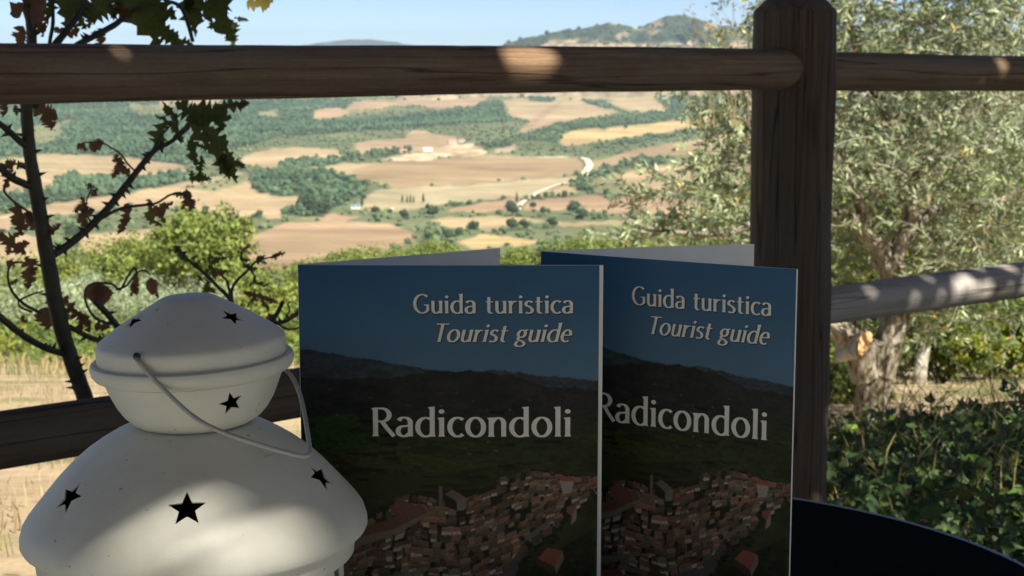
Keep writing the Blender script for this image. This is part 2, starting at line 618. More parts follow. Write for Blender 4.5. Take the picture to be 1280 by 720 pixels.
paint(SCRUB, [(600, 193), (630, 186), (700, 182), (760, 178), (800, 171), (870, 162), (935, 157), (935, 165), (850, 175), (800, 182), (740, 193), (680, 196)])
paint(HEDGE, [(740, 184), (800, 172), (870, 162), (935, 157), (935, 161), (870, 168), (800, 178), (745, 188)])
paint(PALE, [(618, 186), (645, 181), (640, 190), (620, 192)])
paint(BROWN, [(738, 202), (800, 186), (850, 178), (935, 166), (935, 185), (880, 190), (830, 196), (790, 200), (740, 214)])
paint(HEDGE, [(738, 216), (770, 206), (800, 198), (840, 197), (830, 204), (780, 212), (742, 222)])
paint(LSCRUB, [(830, 202), (850, 196), (935, 183), (935, 190), (860, 200)])
paint(TAN, [(765, 222), (800, 210), (870, 201), (935, 191), (935, 235), (850, 240), (800, 236)])
paint(LSCRUB, [(725, 230), (765, 220), (800, 236), (850, 243), (780, 244), (740, 241)])
paint(HEDGE, [(718, 226), (728, 223), (732, 235), (752, 242), (770, 243), (760, 248), (735, 243), (720, 236)])
paint(HEDGE, [(566, 256), (600, 251), (635, 247), (630, 250), (600, 254), (570, 259)])
paint(HEDGE, [(660, 249), (700, 244), (715, 244), (700, 248)])
paint(SCRUB, [(430, 276), (470, 264), (540, 268), (600, 266), (700, 263), (800, 268), (800, 276), (700, 278), (640, 270), (560, 272), (520, 278), (545, 290), (600, 286), (600, 292), (560, 302), (520, 310), (516, 290), (490, 280)])
paint(SCRUB, [(600, 293), (640, 284), (690, 284), (850, 278), (850, 345), (380, 345), (420, 326), (500, 312), (580, 312), (640, 309), (684, 303)])
paint(SCRUB, [(-540, 330), (1820, 345), (1820, 480), (-540, 480)])

# relief of the rolling valley floor
_ph = rng.uniform(0, 6.28, (10, 3))


def relief(X, Y):
    d = np.hypot(X, Y)
    s = 0
    for k in range(10):
        L = (900, 760, 640, 520, 450, 380, 330, 290, 250, 210)[k]
        a = _ph[k, 0]
        s = s + np.sin((X * math.cos(a) + Y * math.sin(a)) * 6.283 / L + _ph[k, 1]) * (L / 500.)
    return s * .95 * np.clip((d - 900) / 600, 0, 1) * np.clip(d / 2500, .5, 2.2)


rows = np.concatenate([np.arange(475, 336, -2.5), np.arange(336, 65.5, -.9)])
colsx = np.arange(X0_ + 10, X0_ + W_ - 10, 2.0)
AX, AY = np.meshgrid(colsx, rows)
D = d_of_row(AY)
dirx = (AX - 640) / (FPX * math.cos(PITCH) + 0 * AX)      # horizontal bearing of each column of the sheet
Yg = D
Xg = D * dirx
Zg = CAMZ - (AY - 55) / FPX * D + relief(Xg, Yg)
px, py = proj(Xg, Yg, Zg)
ci = cls[np.clip(py.astype(int), 0, 479), np.clip((px - X0_).astype(int), 0, W_ - 1)]
vcol = CCOL[ci]
v1 = fbm(Xg / 160 + 5, Yg / 260 + 5, 4)[..., None]
v2 = fbm(Xg / 45 + 15, Yg / 75 + 25, 3)[..., None]
vcol = vcol * (.62 + .52 * v1 + .24 * v2)
shift = (fbm(Xg / 240 + 90, Yg / 300 + 60, 3) - .5)[..., None]
vcol = vcol * (1 + shift * np.array([.1, .25, .1]))
# tillage lines in the fields
wm = (ci == WHITE)[..., None] & (fbm(Xg / 30 + 4, Yg / 55 + 8, 3)[..., None] > .5)
vcol = np.where(wm, CCOL[TAN] * (.9 + .3 * v2), vcol)
fld = np.isin(ci, (TAN, PINK, PALE, OCHRE, BROWN))[..., None]
till = np.sin((Xg * .8 + Yg * .35 + 40 * v1[..., 0]) * 6.283 / 14)[..., None]
vcol = np.where(fld, vcol * (1 + .045 * till), vcol)
for _ in range(2):
    a_ = np.pad(vcol, ((1, 1), (1, 1), (0, 0)), 'edge')
    vcol = .4 * vcol + .15 * (a_[:-2, 1:-1] + a_[2:, 1:-1] + a_[1:-1, :-2] + a_[1:-1, 2:])
ny, nx = AX.shape
ii = np.arange(ny * nx).reshape(ny, nx)
quads = np.stack([ii[:-1, :-1], ii[:-1, 1:], ii[1:, 1:], ii[1:, :-1]], -1).reshape(-1, 4)
tag(link('valley', mesh_np('valley', np.stack([Xg, Yg, Zg], -1).reshape(-1, 3), quads, vcol.reshape(-1, 3), True), M['valley']), kind='structure')
VP = np.stack([Xg, Yg, Zg], -1)
front = py[:-1] > py[1:]


def ground_at(qx, qy):
    """Valley point that shows at photo pixel qx, qy."""
    j = int(np.clip(round((qx - colsx[0]) / 2.0), 0, nx - 1))
    c = py[:, j]
    i = max(1, int(np.argmax(c <= qy)))
    t = (c[i - 1] - qy) / max(1e-6, c[i - 1] - c[i])
    return Vector(VP[i - 1, j]) * (1 - t) + Vector(VP[i, j]) * t


# ---- roads
def ribbon(name, pts, w, mat, lift=.5):
    pts = spline(pts, 8)
    mb = MB()
    c = [ground_at(*p) for p in pts]
    c = [Vector(x) for x in c]
    for k in range(2):
        c = [c[0]] + [(c[i - 1] + c[i] * 2 + c[i + 1]) / 4 for i in range(1, len(c) - 1)] + [c[-1]]
    vs, fs = [], []
    for i, p in enumerate(c):
        t = (c[min(i + 1, len(c) - 1)] - c[max(i - 1, 0)])
        s = Vector((t.y, -t.x, 0)).normalized() * w / 2
        vs += [p + s + Vector((0, 0, lift)), p - s + Vector((0, 0, lift))]
    for i in range(len(c) - 1):
        fs.append((2 * i, 2 * i + 1, 2 * i + 3, 2 * i + 2))
    mb.add(vs, fs)
    return tag(mb.build(name, mat, smooth=True), kind='structure')


M['road'] = simple('pale_gravel', (.66, .55, .42), .9, .12, .05)
ribbon('dirt_road', [(722, 197), (731, 199), (735, 204), (735, 210), (731, 216), (729, 221)], 11, M['road'], .9)
ribbon('dirt_track', [(718, 228), (695, 232), (675, 240), (660, 249), (650, 257), (648, 263)], 6, M['road'], .9)

# ------------------------------------------------------------------ woods and hedgerows of the valley
bmi = bmesh.new()
bmesh.ops.create_icosphere(bmi, subdivisions=1, radius=1)
ICO_V = np.array([v.co[:] for v in bmi.verts])
ICO_F = np.array([[v.index for v in f.verts] for f in bmi.faces])
bmi.free()


def blob_mass(name, pts, rr, hh, cols, mat):
    n = len(pts)
    jit = 1 + (rng.random((n, len(ICO_V), 1)) - .5) * .75
    v = ICO_V[None] * jit
    v = v * np.stack([rr, rr, hh], -1)[:, None, :]
    v = v + (pts + np.stack([0 * hh, 0 * hh, hh * .75], -1))[:, None, :]
    f = ICO_F[None] + (np.arange(n) * len(ICO_V))[:, None, None]
    c = np.repeat(cols[:, None, :], len(ICO_V), 1) * (1 + (rng.random((n, len(ICO_V), 1)) - .5) * .35)
    return link(name, mesh_np(name, v.reshape(-1, 3), f.reshape(-1, 3), c.reshape(-1, 3), False), mat)


def scatter(classes, dens, r0, r1, hr, inframe=None):
    m = np.isin(ci, classes) & (Yg > 900)
    rpx = (r0 + r1) / 2 * FPX / Yg
    prob = dens * 1.8 / (rpx ** 2)          # one vertex covers 2 x 0.9 px
    pick = m & (rng.random(ci.shape) < prob) & (np.abs(AX - 480) < 620)
    p = VP[pick] + rng.normal(0, 1.5, (pick.sum(), 3)) * np.array([1, 1, 0])
    r = rng.uniform(r0, r1, len(p))
    return p, r, r * rng.uniform(hr * .7, hr * 1.3, len(p))


def wood_cols(p, base, var):
    n = fbm(p[:, 0] / 90, p[:, 1] / 140, 3)[:, None]
    return np.array(base) * (.55 + .9 * n) * (1 + (rng.random((len(p), 1)) - .5) * var)


p, r, h = scatter((WOOD,), 1.0, 2.6, 4.6, 1.0)
tag(blob_mass('woods', p, r, h, wood_cols(p, (1.05, 1.15, 1.15), .4), M['valley_tree']), kind='stuff')
p, r, h = scatter((HEDGE,), .9, 2.4, 4.2, 1.1)
tag(blob_mass('hedgerows', p, r, h, wood_cols(p, (1.05, 1.08, 1.0), .4), M['valley_tree']), kind='stuff')
p, r, h = scatter((SCRUB,), .24, 1.8, 4.0, .8)
p2, r2, h2 = scatter((LSCRUB,), .08, 1.5, 3.0, .8)
p, r, h = np.concatenate([p, p2]), np.concatenate([r, r2]), np.concatenate([h, h2])
tag(blob_mass('scrub_woods', p, r, h, wood_cols(p, (1.55, 1.45, 1.25), .4), M['valley_tree']), kind='stuff')


# ------------------------------------------------------------------ hills on the skyline
def ridge(name, line, d0, d1, ybase, mat, colf, step=2.0, nr=46):
    xs_ = np.arange(line[0][0], line[-1][0] + .1, step)
    yr = np.interp(xs_, [a for a, _ in line], [b for _, b in line])
    T = np.linspace(0, 1, nr)[:, None]
    A = np.repeat(xs_[None], nr, 0)
    fold = (fbm(A / 34 + 3, T * 3 + 5, 4) - .5) * (d1 - d0) * .55 * np.sin(T * math.pi)
    Dd = d0 + (d1 - d0) * T + fold
    yy = ybase + (yr[None] - ybase) * (T ** .8)
    yy = yy - (fbm(A / 12 + 9, T * 9, 3) - .5) * 3.0 * np.sin(T * math.pi)
    yy[-1] -= (fbm(xs_ / 5, xs_ * 0, 3) - .5) * 2.4
    X = Dd * (A - 640) / (FPX * math.cos(PITCH))
    Z = CAMZ - (yy - 55) / FPX * Dd
    # a far side so the hill has depth
    Xb, Yb, Zb = X[-1:] * 1.12, Dd[-1:] * 1.12, Z[-1:] * 0 - 160
    X, Y, Z = np.concatenate([X, Xb]), np.concatenate([Dd, Yb]), np.concatenate([Z, Zb])
    C = colf(np.concatenate([A, A[-1:]]), np.concatenate([yy, yy[-1:]]), X, Y)
    ny, nx = X.shape
    ii = np.arange(ny * nx).reshape(ny, nx)
    q = np.stack([ii[:-1, :-1], ii[:-1, 1:], ii[1:, 1:], ii[1:, :-1]], -1).reshape(-1, 4)
    V = np.stack([X, Y, Z], -1)
    return tag(link(name, mesh_np(name, V.reshape(-1, 3), q, C.reshape(-1, 3), False), mat), kind='structure'), V


def hillcol(A, yy, X, Y):
    n = fbm(A / 22 + 4, yy / 9 + 2, 4)[..., None]
    n2 = fbm(A / 7 + 14, yy / 4 + 12, 3)[..., None]
    c = np.array([.050, .066, .034]) * (.35 + 1.3 * n2) * np.ones_like(n)
    rock = np.clip((n - .53) * 9, 0, 1) * np.clip((n2 - .35) * 4, 0, 1)
    c = c * (1 - rock) + np.array([.36, .27, .17]) * rock
    base_ = np.clip((yy - 62) / 20, 0, 1)[..., None]
    c = c * (1 - base_) + np.array([.30, .25, .14]) * (.5 + n2) * base_
    low = np.clip((yy - 52) / 4, 0, 1)[..., None] * np.clip((fbm(A / 40, yy / 3, 2) - .45) * 10, 0, 1)[..., None]
    return c * (1 - low) + np.array([.42, .32, .2]) * low


_, HV = ridge('hills', [(-420, 66), (300, 67), (480, 66), (590, 63), (625, 57), (650, 49), (690, 41), (706, 37), (722, 37), (740, 33), (757, 29), (775, 31), (793, 36),
                        (806, 30), (828, 21), (845, 20), (862, 23), (885, 30), (905, 34), (935, 38), (1000, 33), (1100, 40), (1250, 48), (1500, 58), (1760, 66)], 5300, 6900, 124, M['hill'], hillcol)
m = (rng.random(HV.shape[:2]) < .055) & (np.arange(HV.shape[0])[:, None] < HV.shape[0] - 1) & (np.abs(HV[..., 0] - 800) < 1700)
hp = HV[m]
kn = fbm(hp[:, 0] / 260, hp[:, 2] / 45, 3) > .43
hp = hp[kn]
hr = rng.uniform(5, 10, len(hp))
tag(blob_mass('hill_woods', hp, hr, hr * .8, wood_cols(hp, (.6, .65, .68), .6), M['valley_tree']), kind='stuff')
ridge('mountains', [(200, 66), (330, 63), (380, 57), (410, 52.5), (435, 49.5), (455, 49), (480, 50), (505, 54), (535, 59), (600, 63), (760, 62), (1000, 60), (1200, 66)],
      14000, 15500, 70, M['hill'], lambda A, yy, X, Y: np.array([.05, .07, .06]) * np.ones(A.shape + (1,)), 6, 10)


# ------------------------------------------------------------------ foliage
def leaf_cards(c, dirs, normals, L, Wd, cols, fold=.0):
    """Rhombus leaves, 4 verts each."""
    n = len(c)
    side = np.cross(dirs, normals)
    side /= np.linalg.norm(side, axis=1, keepdims=True) + 1e-9
    L = np.broadcast_to(L, (n,))[:, None]
    Wd = np.broadcast_to(Wd, (n,))[:, None]
    a = c
    b = c + dirs * L * .5 + side * Wd * .5 + normals * fold * Wd
    d = c + dirs * L
    e = c + dirs * L * .5 - side * Wd * .5 + normals * fold * Wd
    v = np.stack([a, b, d, e], 1).reshape(-1, 3)
    f = np.arange(n * 4).reshape(n, 4)
    return v, f, np.repeat(cols, 4, 0)


def unit(v):
    return v / (np.linalg.norm(v, axis=-1, keepdims=True) + 1e-9)


def crown_mesh(name, blobs, n, L, Wd, mat, parent, tint=(1, 1, 1), var=.7, clump=.35, seed=0, shell=.55, tint2=None):
    """Leaf cards clustered into sprays inside a set of ellipsoids (cx,cy,cz,rx,ry,rz)."""
    g = np.random.default_rng(seed)
    bl = np.array(blobs, float)
    vol = np.prod(bl[:, 3:], 1) ** .67
    per_spray = 26
    ns = max(1, n // per_spray)
    w = g.choice(len(bl), ns, p=vol / vol.sum())
    u = unit(g.normal(size=(ns, 3)))
    rr = (shell + (1 - shell) * g.random((ns, 1))) ** .8
    sc = bl[w, :3] + u * rr * bl[w, 3:] * (1 + .25 * (g.random((ns, 1)) - .5))
    idx = np.repeat(np.arange(ns), per_spray)
    size = bl[w, 3:].mean(1, keepdims=True) * clump
    c = sc[idx] + g.normal(size=(len(idx), 3)) * size[idx] * np.array([.55, .55, .4])
    out = unit(u[idx] + g.normal(size=(len(idx), 3)) * .8 + np.array([0, 0, .25]))
    dr = unit(np.cross(out, g.normal(size=out.shape)) + np.array([0, 0, -.25]))
    nm = unit(out - dr * (out * dr).sum(1, keepdims=True))
    sprayv = (1 + (g.random((ns, 1)) - .5) * var)[idx]
    cols = np.array(tint)[None] * sprayv * (1 + (g.random((len(idx), 1)) - .5) * .5)
    if tint2 is not None:
        k = (g.random((ns, 1)) < .3)[idx]
        cols = np.where(k, np.array(tint2)[None] * sprayv, cols)
    Ls = L * g.uniform(.7, 1.3, len(idx))
    v, f, cc = leaf_cards(c, dr, nm, Ls, Wd * Ls / L, cols, .12)
    o = link(name, mesh_np(name, v, f, cc, False), mat, parent)
    o['kind'] = 'stuff'
    return o


def make_tree(name, blobs, n, L, Wd, leaf, bark, trunk_h, trunk_r, tint, tint2=None, seed=1, clump=.35, shell=.5):
    """A tree at the origin: tapered trunk with limbs, and a crown of leaves."""
    r = random.Random(seed)
    t = empty(name)
    mb = MB()
    top = Vector((0, 0, trunk_h))
    mb.tube(spline([(0, 0, -.6), (r.uniform(-.1, .1), 0, trunk_h * .5), top], 4), np.linspace(trunk_r * 1.25, trunk_r * .7, 9), 8, wob=.12, seed=seed)
    for b in blobs:
        e = Vector(b[:3])
        mid = (top + e) / 2 + Vector((r.uniform(-.2, .2), r.uniform(-.2, .2), -.15)) * e.length * .15
        mb.tube(spline([top - Vector((0, 0, trunk_h * .15)), mid, e], 4), np.linspace(trunk_r * .55, trunk_r * .12, 9), 6, wob=.1, seed=seed)
    mb.build('trunk', bark, t, True)
    crown_mesh('crown', blobs, n, L, Wd, leaf, t, tint, seed=seed, clump=clump, shell=shell, tint2=tint2)
    return t


def place(t, loc, rz=0, s=1.0):
    t.location = loc
    t.rotation_euler = (0, 0, rz)
    t.scale = (s, s, s)
    return t


# --- a rounded field tree for the valley (shared mesh)
def rb(seed, R, H, k=7):
    r = random.Random(seed)
    out = [(0, 0, H * .62, R * .62, R * .62, H * .34)]
    for i in range(k):
        a = 6.283 * i / k + r.uniform(-.3, .3)
        q = R * r.uniform(.42, .62)
        out.append((q * math.cos(a), q * math.sin(a), H * r.uniform(.42, .72), R * r.uniform(.35, .5), R * r.uniform(.35, .5), H * r.uniform(.17, .27)))
    return out


field_tree = make_tree('field_tree', rb(3, 5, 10), 2600, 1.0, .8, M['valley_tree'], M['bark_dark'], 3.0, .3, (1.05, 1.05, 1.0), seed=3)
FIELD_TREES = [  # photo px, py of the foot, crown height in px, label
    (640, 288, 16, 'dark rounded tree at the upper left of the orange field'),
    (655, 287, 14, 'dark rounded tree beside its twin above the orange field'),
    (541, 272, 16, 'dark rounded tree right of the row of cypresses'),
    (638, 262, 12, 'tall tree at the foot of the pale dirt track'),
    (640, 270, 18, 'broad bushy tree below the foot of the dirt track'),
    (666, 261, 9, 'small round tree just right of the dirt track'),
    (716, 268, 18, 'large tree in the hedgerow right of the dirt track'),
    (728, 274, 14, 'round tree at the right end of the hedgerow under the pink field'),
    (690, 285, 14, 'light green round bush right of the twin dark trees'),
    (592, 290, 15, 'bushy tree at the left tip of the orange field'),
    (575, 296, 12, 'small tree left of the orange field'),
    (560, 300, 14, 'green tree between the big brown field and the orange field'),
    (536, 302, 13, 'pale bushy tree at the right edge of the big brown field'),
    (384, 262, 22, 'tree standing out in front of the dark wood, leftmost of three'),
    (396, 268, 22, 'tree standing out in front of the dark wood, middle of three'),
    (408, 266, 20, 'tree standing out in front of the dark wood, rightmost of three'),
    (780, 161, 5, 'lone dark tree in the yellow strip field'),
    (327, 272, 10, 'small dark tree on the scrubby knoll'),
    (95, 300, 22, 'dark tree by the left fields beside the rose stem'),
    (505, 274, 13, 'rounded tree in the hedge below the cypresses'),
    (470, 268, 11, 'small tree in the hedge right of the blue shed'),
    (820, 290, 18, 'dark tree on the slope behind the olive branches'),
]
for k, (qx, qy, hp_, lab) in enumerate(FIELD_TREES):
    o = field_tree if k == 0 else copy_tree(field_tree)
    g_ = ground_at(qx, qy)
    place(o, g_, k * 1.7, hp_ * g_.y / FPX / 10)
    tag(o, lab, 'tree', 'single trees in the valley')

cyp = empty('cypress_tree')
mb = MB()
mb.tube([(0, 0, -.5), (0, 0, 2), (0, 0, 6)], [.3, .25, .1], 6)
mb.build('trunk', M['bark_dark'], cyp)
crown_mesh('crown', [(0, 0, 3.2 + 1.1 * i, 1.5 * (1 - (i / 9.5) ** 1.6) + .2, 1.5 * (1 - (i / 9.5) ** 1.6) + .2, 1.4) for i in range(9)], 1300, .6, .5, M['valley_tree'], cyp, (.75, .85, .85), seed=5)
for k, (qx, qy, hp_, lab) in enumerate([(586, 254, 11, 'dark slim cypress, leftmost of the cypress row'), (508.5, 254, 10, 'second cypress from the left in the row'),
                                        (514, 254, 11, 'third cypress of the row in the pale field'), (518.5, 254.5, 10, 'cypress at the right end of the close row'),
                                        (529, 254, 13, 'tall slim cypress standing apart to the right of the row'), (453, 258, 14, 'lone cypress beside the blue roofed shed'),
                                        (646, 254, 14, 'dark cypress at the top of the dirt track')]):
    o = cyp if k == 0 else copy_tree(cyp)
    if k == 0:
        qx = 508.5 - 4
    elif k == 1:
        qx = 509
    g_ = ground_at(qx, qy)
    place(o, g_, k, hp_ * g_.y / FPX / 13)
    tag(o, lab, 'cypress', 'cypress trees in the valley')

# --- far farm buildings
M['wall_pink'] = simple('pink_plaster', (.62, .42, .32), .9, .1, .4)
M['wall_white'] = simple('white_plaster', (.78, .74, .68), .9, .06, .4)
M['tile'] = simple('terracotta_tiles', (.50, .25, .16), .9, .2, .6)
M['roof_blue'] = simple('blue_grey_sheet', (.20, .26, .32), .6, .1, .4)
M['glass_dark'] = simple('dark_window', (.03, .035, .04), .2, .1, 1)


def farmhouse(qx, qy, w, dp, h, wall, roof, rz, label, cat='farmhouse'):
    t = empty('farmhouse' if cat == 'farmhouse' else 'farm_shed', ground_at(qx, qy), (0, 0, rz))
    mb = MB()
    mb.box(-w / 2, w / 2, -dp / 2, dp / 2, -2, h)
    mb.build('wall', wall, t)
    mb = MB()
    e = .5
    vs = [(-w / 2 - e, -dp / 2 - e, h + .02), (w / 2 + e, -dp / 2 - e, h + .02), (w / 2 + e, dp / 2 + e, h + .02), (-w / 2 - e, dp / 2 + e, h + .02), (-w / 2 - e, 0, h + dp * .25), (w / 2 + e, 0, h + dp * .25)]
    mb.add(vs, [(0, 1, 5, 4), (2, 3, 4, 5), (0, 4, 3), (1, 2, 5), (0, 3, 2, 1)])
    mb.build('roof', roof, t)
    nwin = max(2, int(w / 4))
    for k in range(nwin):
        mb = MB()
        x = -w / 2 + w * (k + .5) / nwin
        mb.box(x - .5, x + .5, -dp / 2 - .06, -dp / 2 + .05, h * .45, h * .45 + 1.4)
        mb.build('window', M['glass_dark'], t)
    return tag(t, label, cat, 'farm buildings in the valley')


farmhouse(567, 180, 15, 9, 6.5, M['wall_pink'], M['tile'], .2, 'pink farmhouse at the top of the pale hilltop farmstead')
farmhouse(577, 178, 10, 8, 5, M['wall_white'], M['tile'], -.3, 'small tiled house at the right of the pale hilltop farmstead')
farmhouse(536, 189, 16, 8, 4, M['wall_white'], M['wall_white'], .1, 'low white roofed building below the trees of the hilltop farmstead', 'barn')
farmhouse(507, 191, 12, 8, 4.5, M['wall_pink'], M['tile'], 0, 'little house at the left end of the hilltop farmstead')
farmhouse(445, 261, 10, 6, 3.2, M['wall_white'], M['roof_blue'], .1, 'shed with a blue grey roof beside the dark wood', 'shed')
farmhouse(466, 262, 6, 5, 3, M['wall_pink'], M['tile'], -.2, 'pink farmhouse right of the blue roofed shed')
farmhouse(490, 261, 5, 4, 2.4, M['wall_white'], M['tile'], .3, 'tiny white outbuilding between the blue shed and the cypresses', 'outbuilding')
farmhouse(783, 58, 22, 14, 9, M['wall_white'], M['tile'], .3, 'white farmhouse far off at the foot of the skyline hill') if False else None

# ------------------------------------------------------------------ trees on the slope below the fence (35 - 120 m)
oakA = make_tree('broadleaf_tree', rb(11, 3.0, 6.4, 9), 9000, .22, .17, M['leaf_oak'], M['bark_dark'], 1.8, .16, (1.25, 1.25, 1.0), (1.5, 1.35, .9), 11, .30)
oakB = make_tree('broadleaf_tree', rb(12, 3.2, 5.0, 8), 8000, .20, .15, M['leaf_oak'], M['bark_dark'], 1.2, .14, (1.35, 1.28, .95), (1.6, 1.35, .8), 12, .32)
oliveC = make_tree('small_olive_tree', rb(13, 2.6, 4.4, 8), 9000, .20, .055, M['leaf_olive'], M['bark'], 1.2, .15, (1.25, 1.3, 1.2), (1.5, 1.5, 1.35), 13, .34)
bushD = make_tree('dark_bush', rb(14, 2.0, 3.0, 7), 5000, .16, .13, M['leaf_oak'], M['bark_dark'], .7, .09, (.85, .95, .9), (1.3, 1.2, .8), 14, .34)
_used = set()


def plant(proto, qx, ytop, Y, hpx, label, cat, group, rz=0, H=6.0):
    o = proto if id(proto) not in _used else copy_tree(proto)
    _used.add(id(proto))
    s = hpx * Y / FPX / H
    top = P(qx, ytop, Y)
    place(o, (top.x, top.y, top.z - H * s), rz, s)
    return tag(o, label, cat, group)


G1 = 'trees on the slope below the fence'
plant(oakA, 240, 252, 75, 165, 'bright green bushy tree below the thorny rose branch', 'tree', G1, 0, 6.2)
plant(oakA, 175, 290, 82, 130, 'green tree left of and behind the brightest tree', 'tree', G1, 2.2, 6.2)
plant(oakB, 110, 300, 92, 120, 'yellow green tree directly behind the thorny rose stem', 'tree', G1, .5, 4.9)
plant(oakB, 20, 318, 96, 130, 'yellow green tree at the far left behind the rose leaves', 'tree', G1, 1.4, 4.9)
plant(oliveC, 110, 338, 62, 120, 'grey green olive right of the rose stem', 'olive tree', G1, 0, 4.3)
plant(oliveC, 20, 345, 58, 130, 'grey green olive left of the rose stem', 'olive tree', G1, 1.2, 4.3)
plant(oliveC, 235, 352, 56, 120, 'pale silvery olive right behind the lantern top', 'olive tree', G1, 2.4, 4.3)
plant(oliveC, 180, 345, 64, 120, 'silvery olive between the rose stem and the lantern', 'olive tree', G1, 3.3, 4.3)
plant(oakB, 335, 330, 66, 120, 'yellow green tree between the lantern and the left booklet', 'tree', G1, 2.9, 4.9)
plant(oakA, 300, 318, 88, 110, 'green tree behind the small rose twigs above the lantern', 'tree', G1, 4.1, 6.2)
plant(oakB, 60, 388, 44, 110, 'large yellow green bush at left above the dry ground', 'bush', G1, .3, 4.9)
plant(bushD, 8, 392, 40, 90, 'dark green bush at the left edge above the dry ground', 'bush', G1, 1.3, 2.9)
plant(bushD, 150, 402, 42, 90, 'dark bush left of the lantern above the dry ground', 'bush', G1, 2.7, 2.9)
plant(oakB, 350, 378, 46, 120, 'bright yellow bush just left of the left booklet', 'bush', G1, 3.6, 4.9)
plant(bushD, 52, 425, 34, 60, 'low dark bush between the big left bush and the rose stem', 'bush', G1, 4.3, 2.9)
plant(oakB, 118, 432, 38, 50, 'low yellow green scrub right of the rose stem foot', 'bush', G1, 5.3, 4.9)
plant(oakA, 435, 308, 130, 90, 'bright green tree top peeping over the left booklet', 'tree', G1, 1.0, 6.2)
plant(oakA, 395, 318, 120, 90, 'green tree at the left corner of the left booklet', 'tree', G1, 5.0, 6.2)
plant(oakB, 475, 306, 150, 80, 'light green tree over the middle of the left booklet', 'tree', G1, 4.4, 4.9)
plant(oakA, 545, 298, 160, 80, 'pointed green tree behind the white flap of the left booklet', 'tree', G1, 2.0, 6.2)
plant(oakA, 515, 306, 170, 70, 'green tree left of the pointed tree behind the booklet flap', 'tree', G1, 3.0, 6.2)
plant(oakA, 655, 306, 120, 80, 'green tree in the gap between the two booklets', 'tree', G1, 3.7, 6.2)
plant(oakA, 605, 312, 130, 80, 'green tree hidden low behind the left booklet flap', 'tree', G1, .7, 6.2)
plant(oakA, 735, 292, 95, 110, 'green tree behind the spine of the right booklet', 'tree', G1, 1.9, 6.2)
plant(bushD, 700, 302, 80, 70, 'dark green bush above the left corner of the right booklet', 'bush', G1, .9, 2.9)
plant(oakB, 800, 282, 100, 110, 'light green tree behind the hanging olive twigs', 'tree', G1, 2.1, 4.9)
plant(oakA, 870, 285, 90, 120, 'green tree behind the olive twigs left of the post', 'tree', G1, 4.9, 6.2)
plant(oakA, 1090, 210, 60, 330, 'tall green tree behind the old olive', 'tree', G1, 5.4, 6.2)
plant(oakA, 1230, 190, 56, 350, 'tall green tree at the right edge behind the olive crown', 'tree', G1, .2, 6.2)
plant(oakB, 950, 300, 64, 160, 'yellow green tree behind the fence post', 'tree', G1, .2, 4.9)

# --- bushes and trunk behind the old olive (12 - 18 m)
bushE = make_tree('yellow_green_bush', rb(21, 1.1, 2.2, 9), 9000, .085, .06, M['leaf_oak'], M['bark_dark'], .6, .05, (.72, .82, .62), (1.35, 1.15, .5), 21, .26, .35)
G2 = 'bushes behind the old olive'
plant(bushE, 1180, 372, 14.5, 150, 'large yellow green bush under the right lower rail', 'bush', G2, 0, 2.2)
plant(bushE, 1250, 352, 15.5, 190, 'yellow leaved bush at the right edge under the rail', 'bush', G2, 1.2, 2.2)
plant(bushE, 1120, 392, 16.5, 120, 'bush just right of the old olive trunk', 'bush', G2, 2.2, 2.2)
plant(bushE, 1050, 440, 11.5, 130, 'small bright bush between the post and the olive trunk', 'bush', G2, 3.1, 2.2)
plant(bushE, 1010, 400, 16, 170, 'dark leafy bush hidden mostly by the fence post', 'bush', G2, 4.2, 2.2)
mb = MB()
a = P(1150, 520, 14)
mb.tube(spline([P(1148, 540, 14), P(1152, 500, 14), P(1150, 465, 14), P(1158, 430, 14.2)], 4), [.085, .08, .075, .07, .07, .068, .066, .064, .06, .058, .055, .05, .045], 9, wob=.12)
mb.build('tree_trunk', M['bark'], None, True)
t = bpy.data.objects['tree_trunk']
tag(t, 'short bare trunk standing in dry grass right of the old olive', 'tree trunk')

# ------------------------------------------------------------------ the old olive tree, 9 m away
OY = 9.0
ol = empty('olive_tree', P(1085, 556, OY))
base = Vector(ol.location)


def loc(p):
    return Vector(p) - base


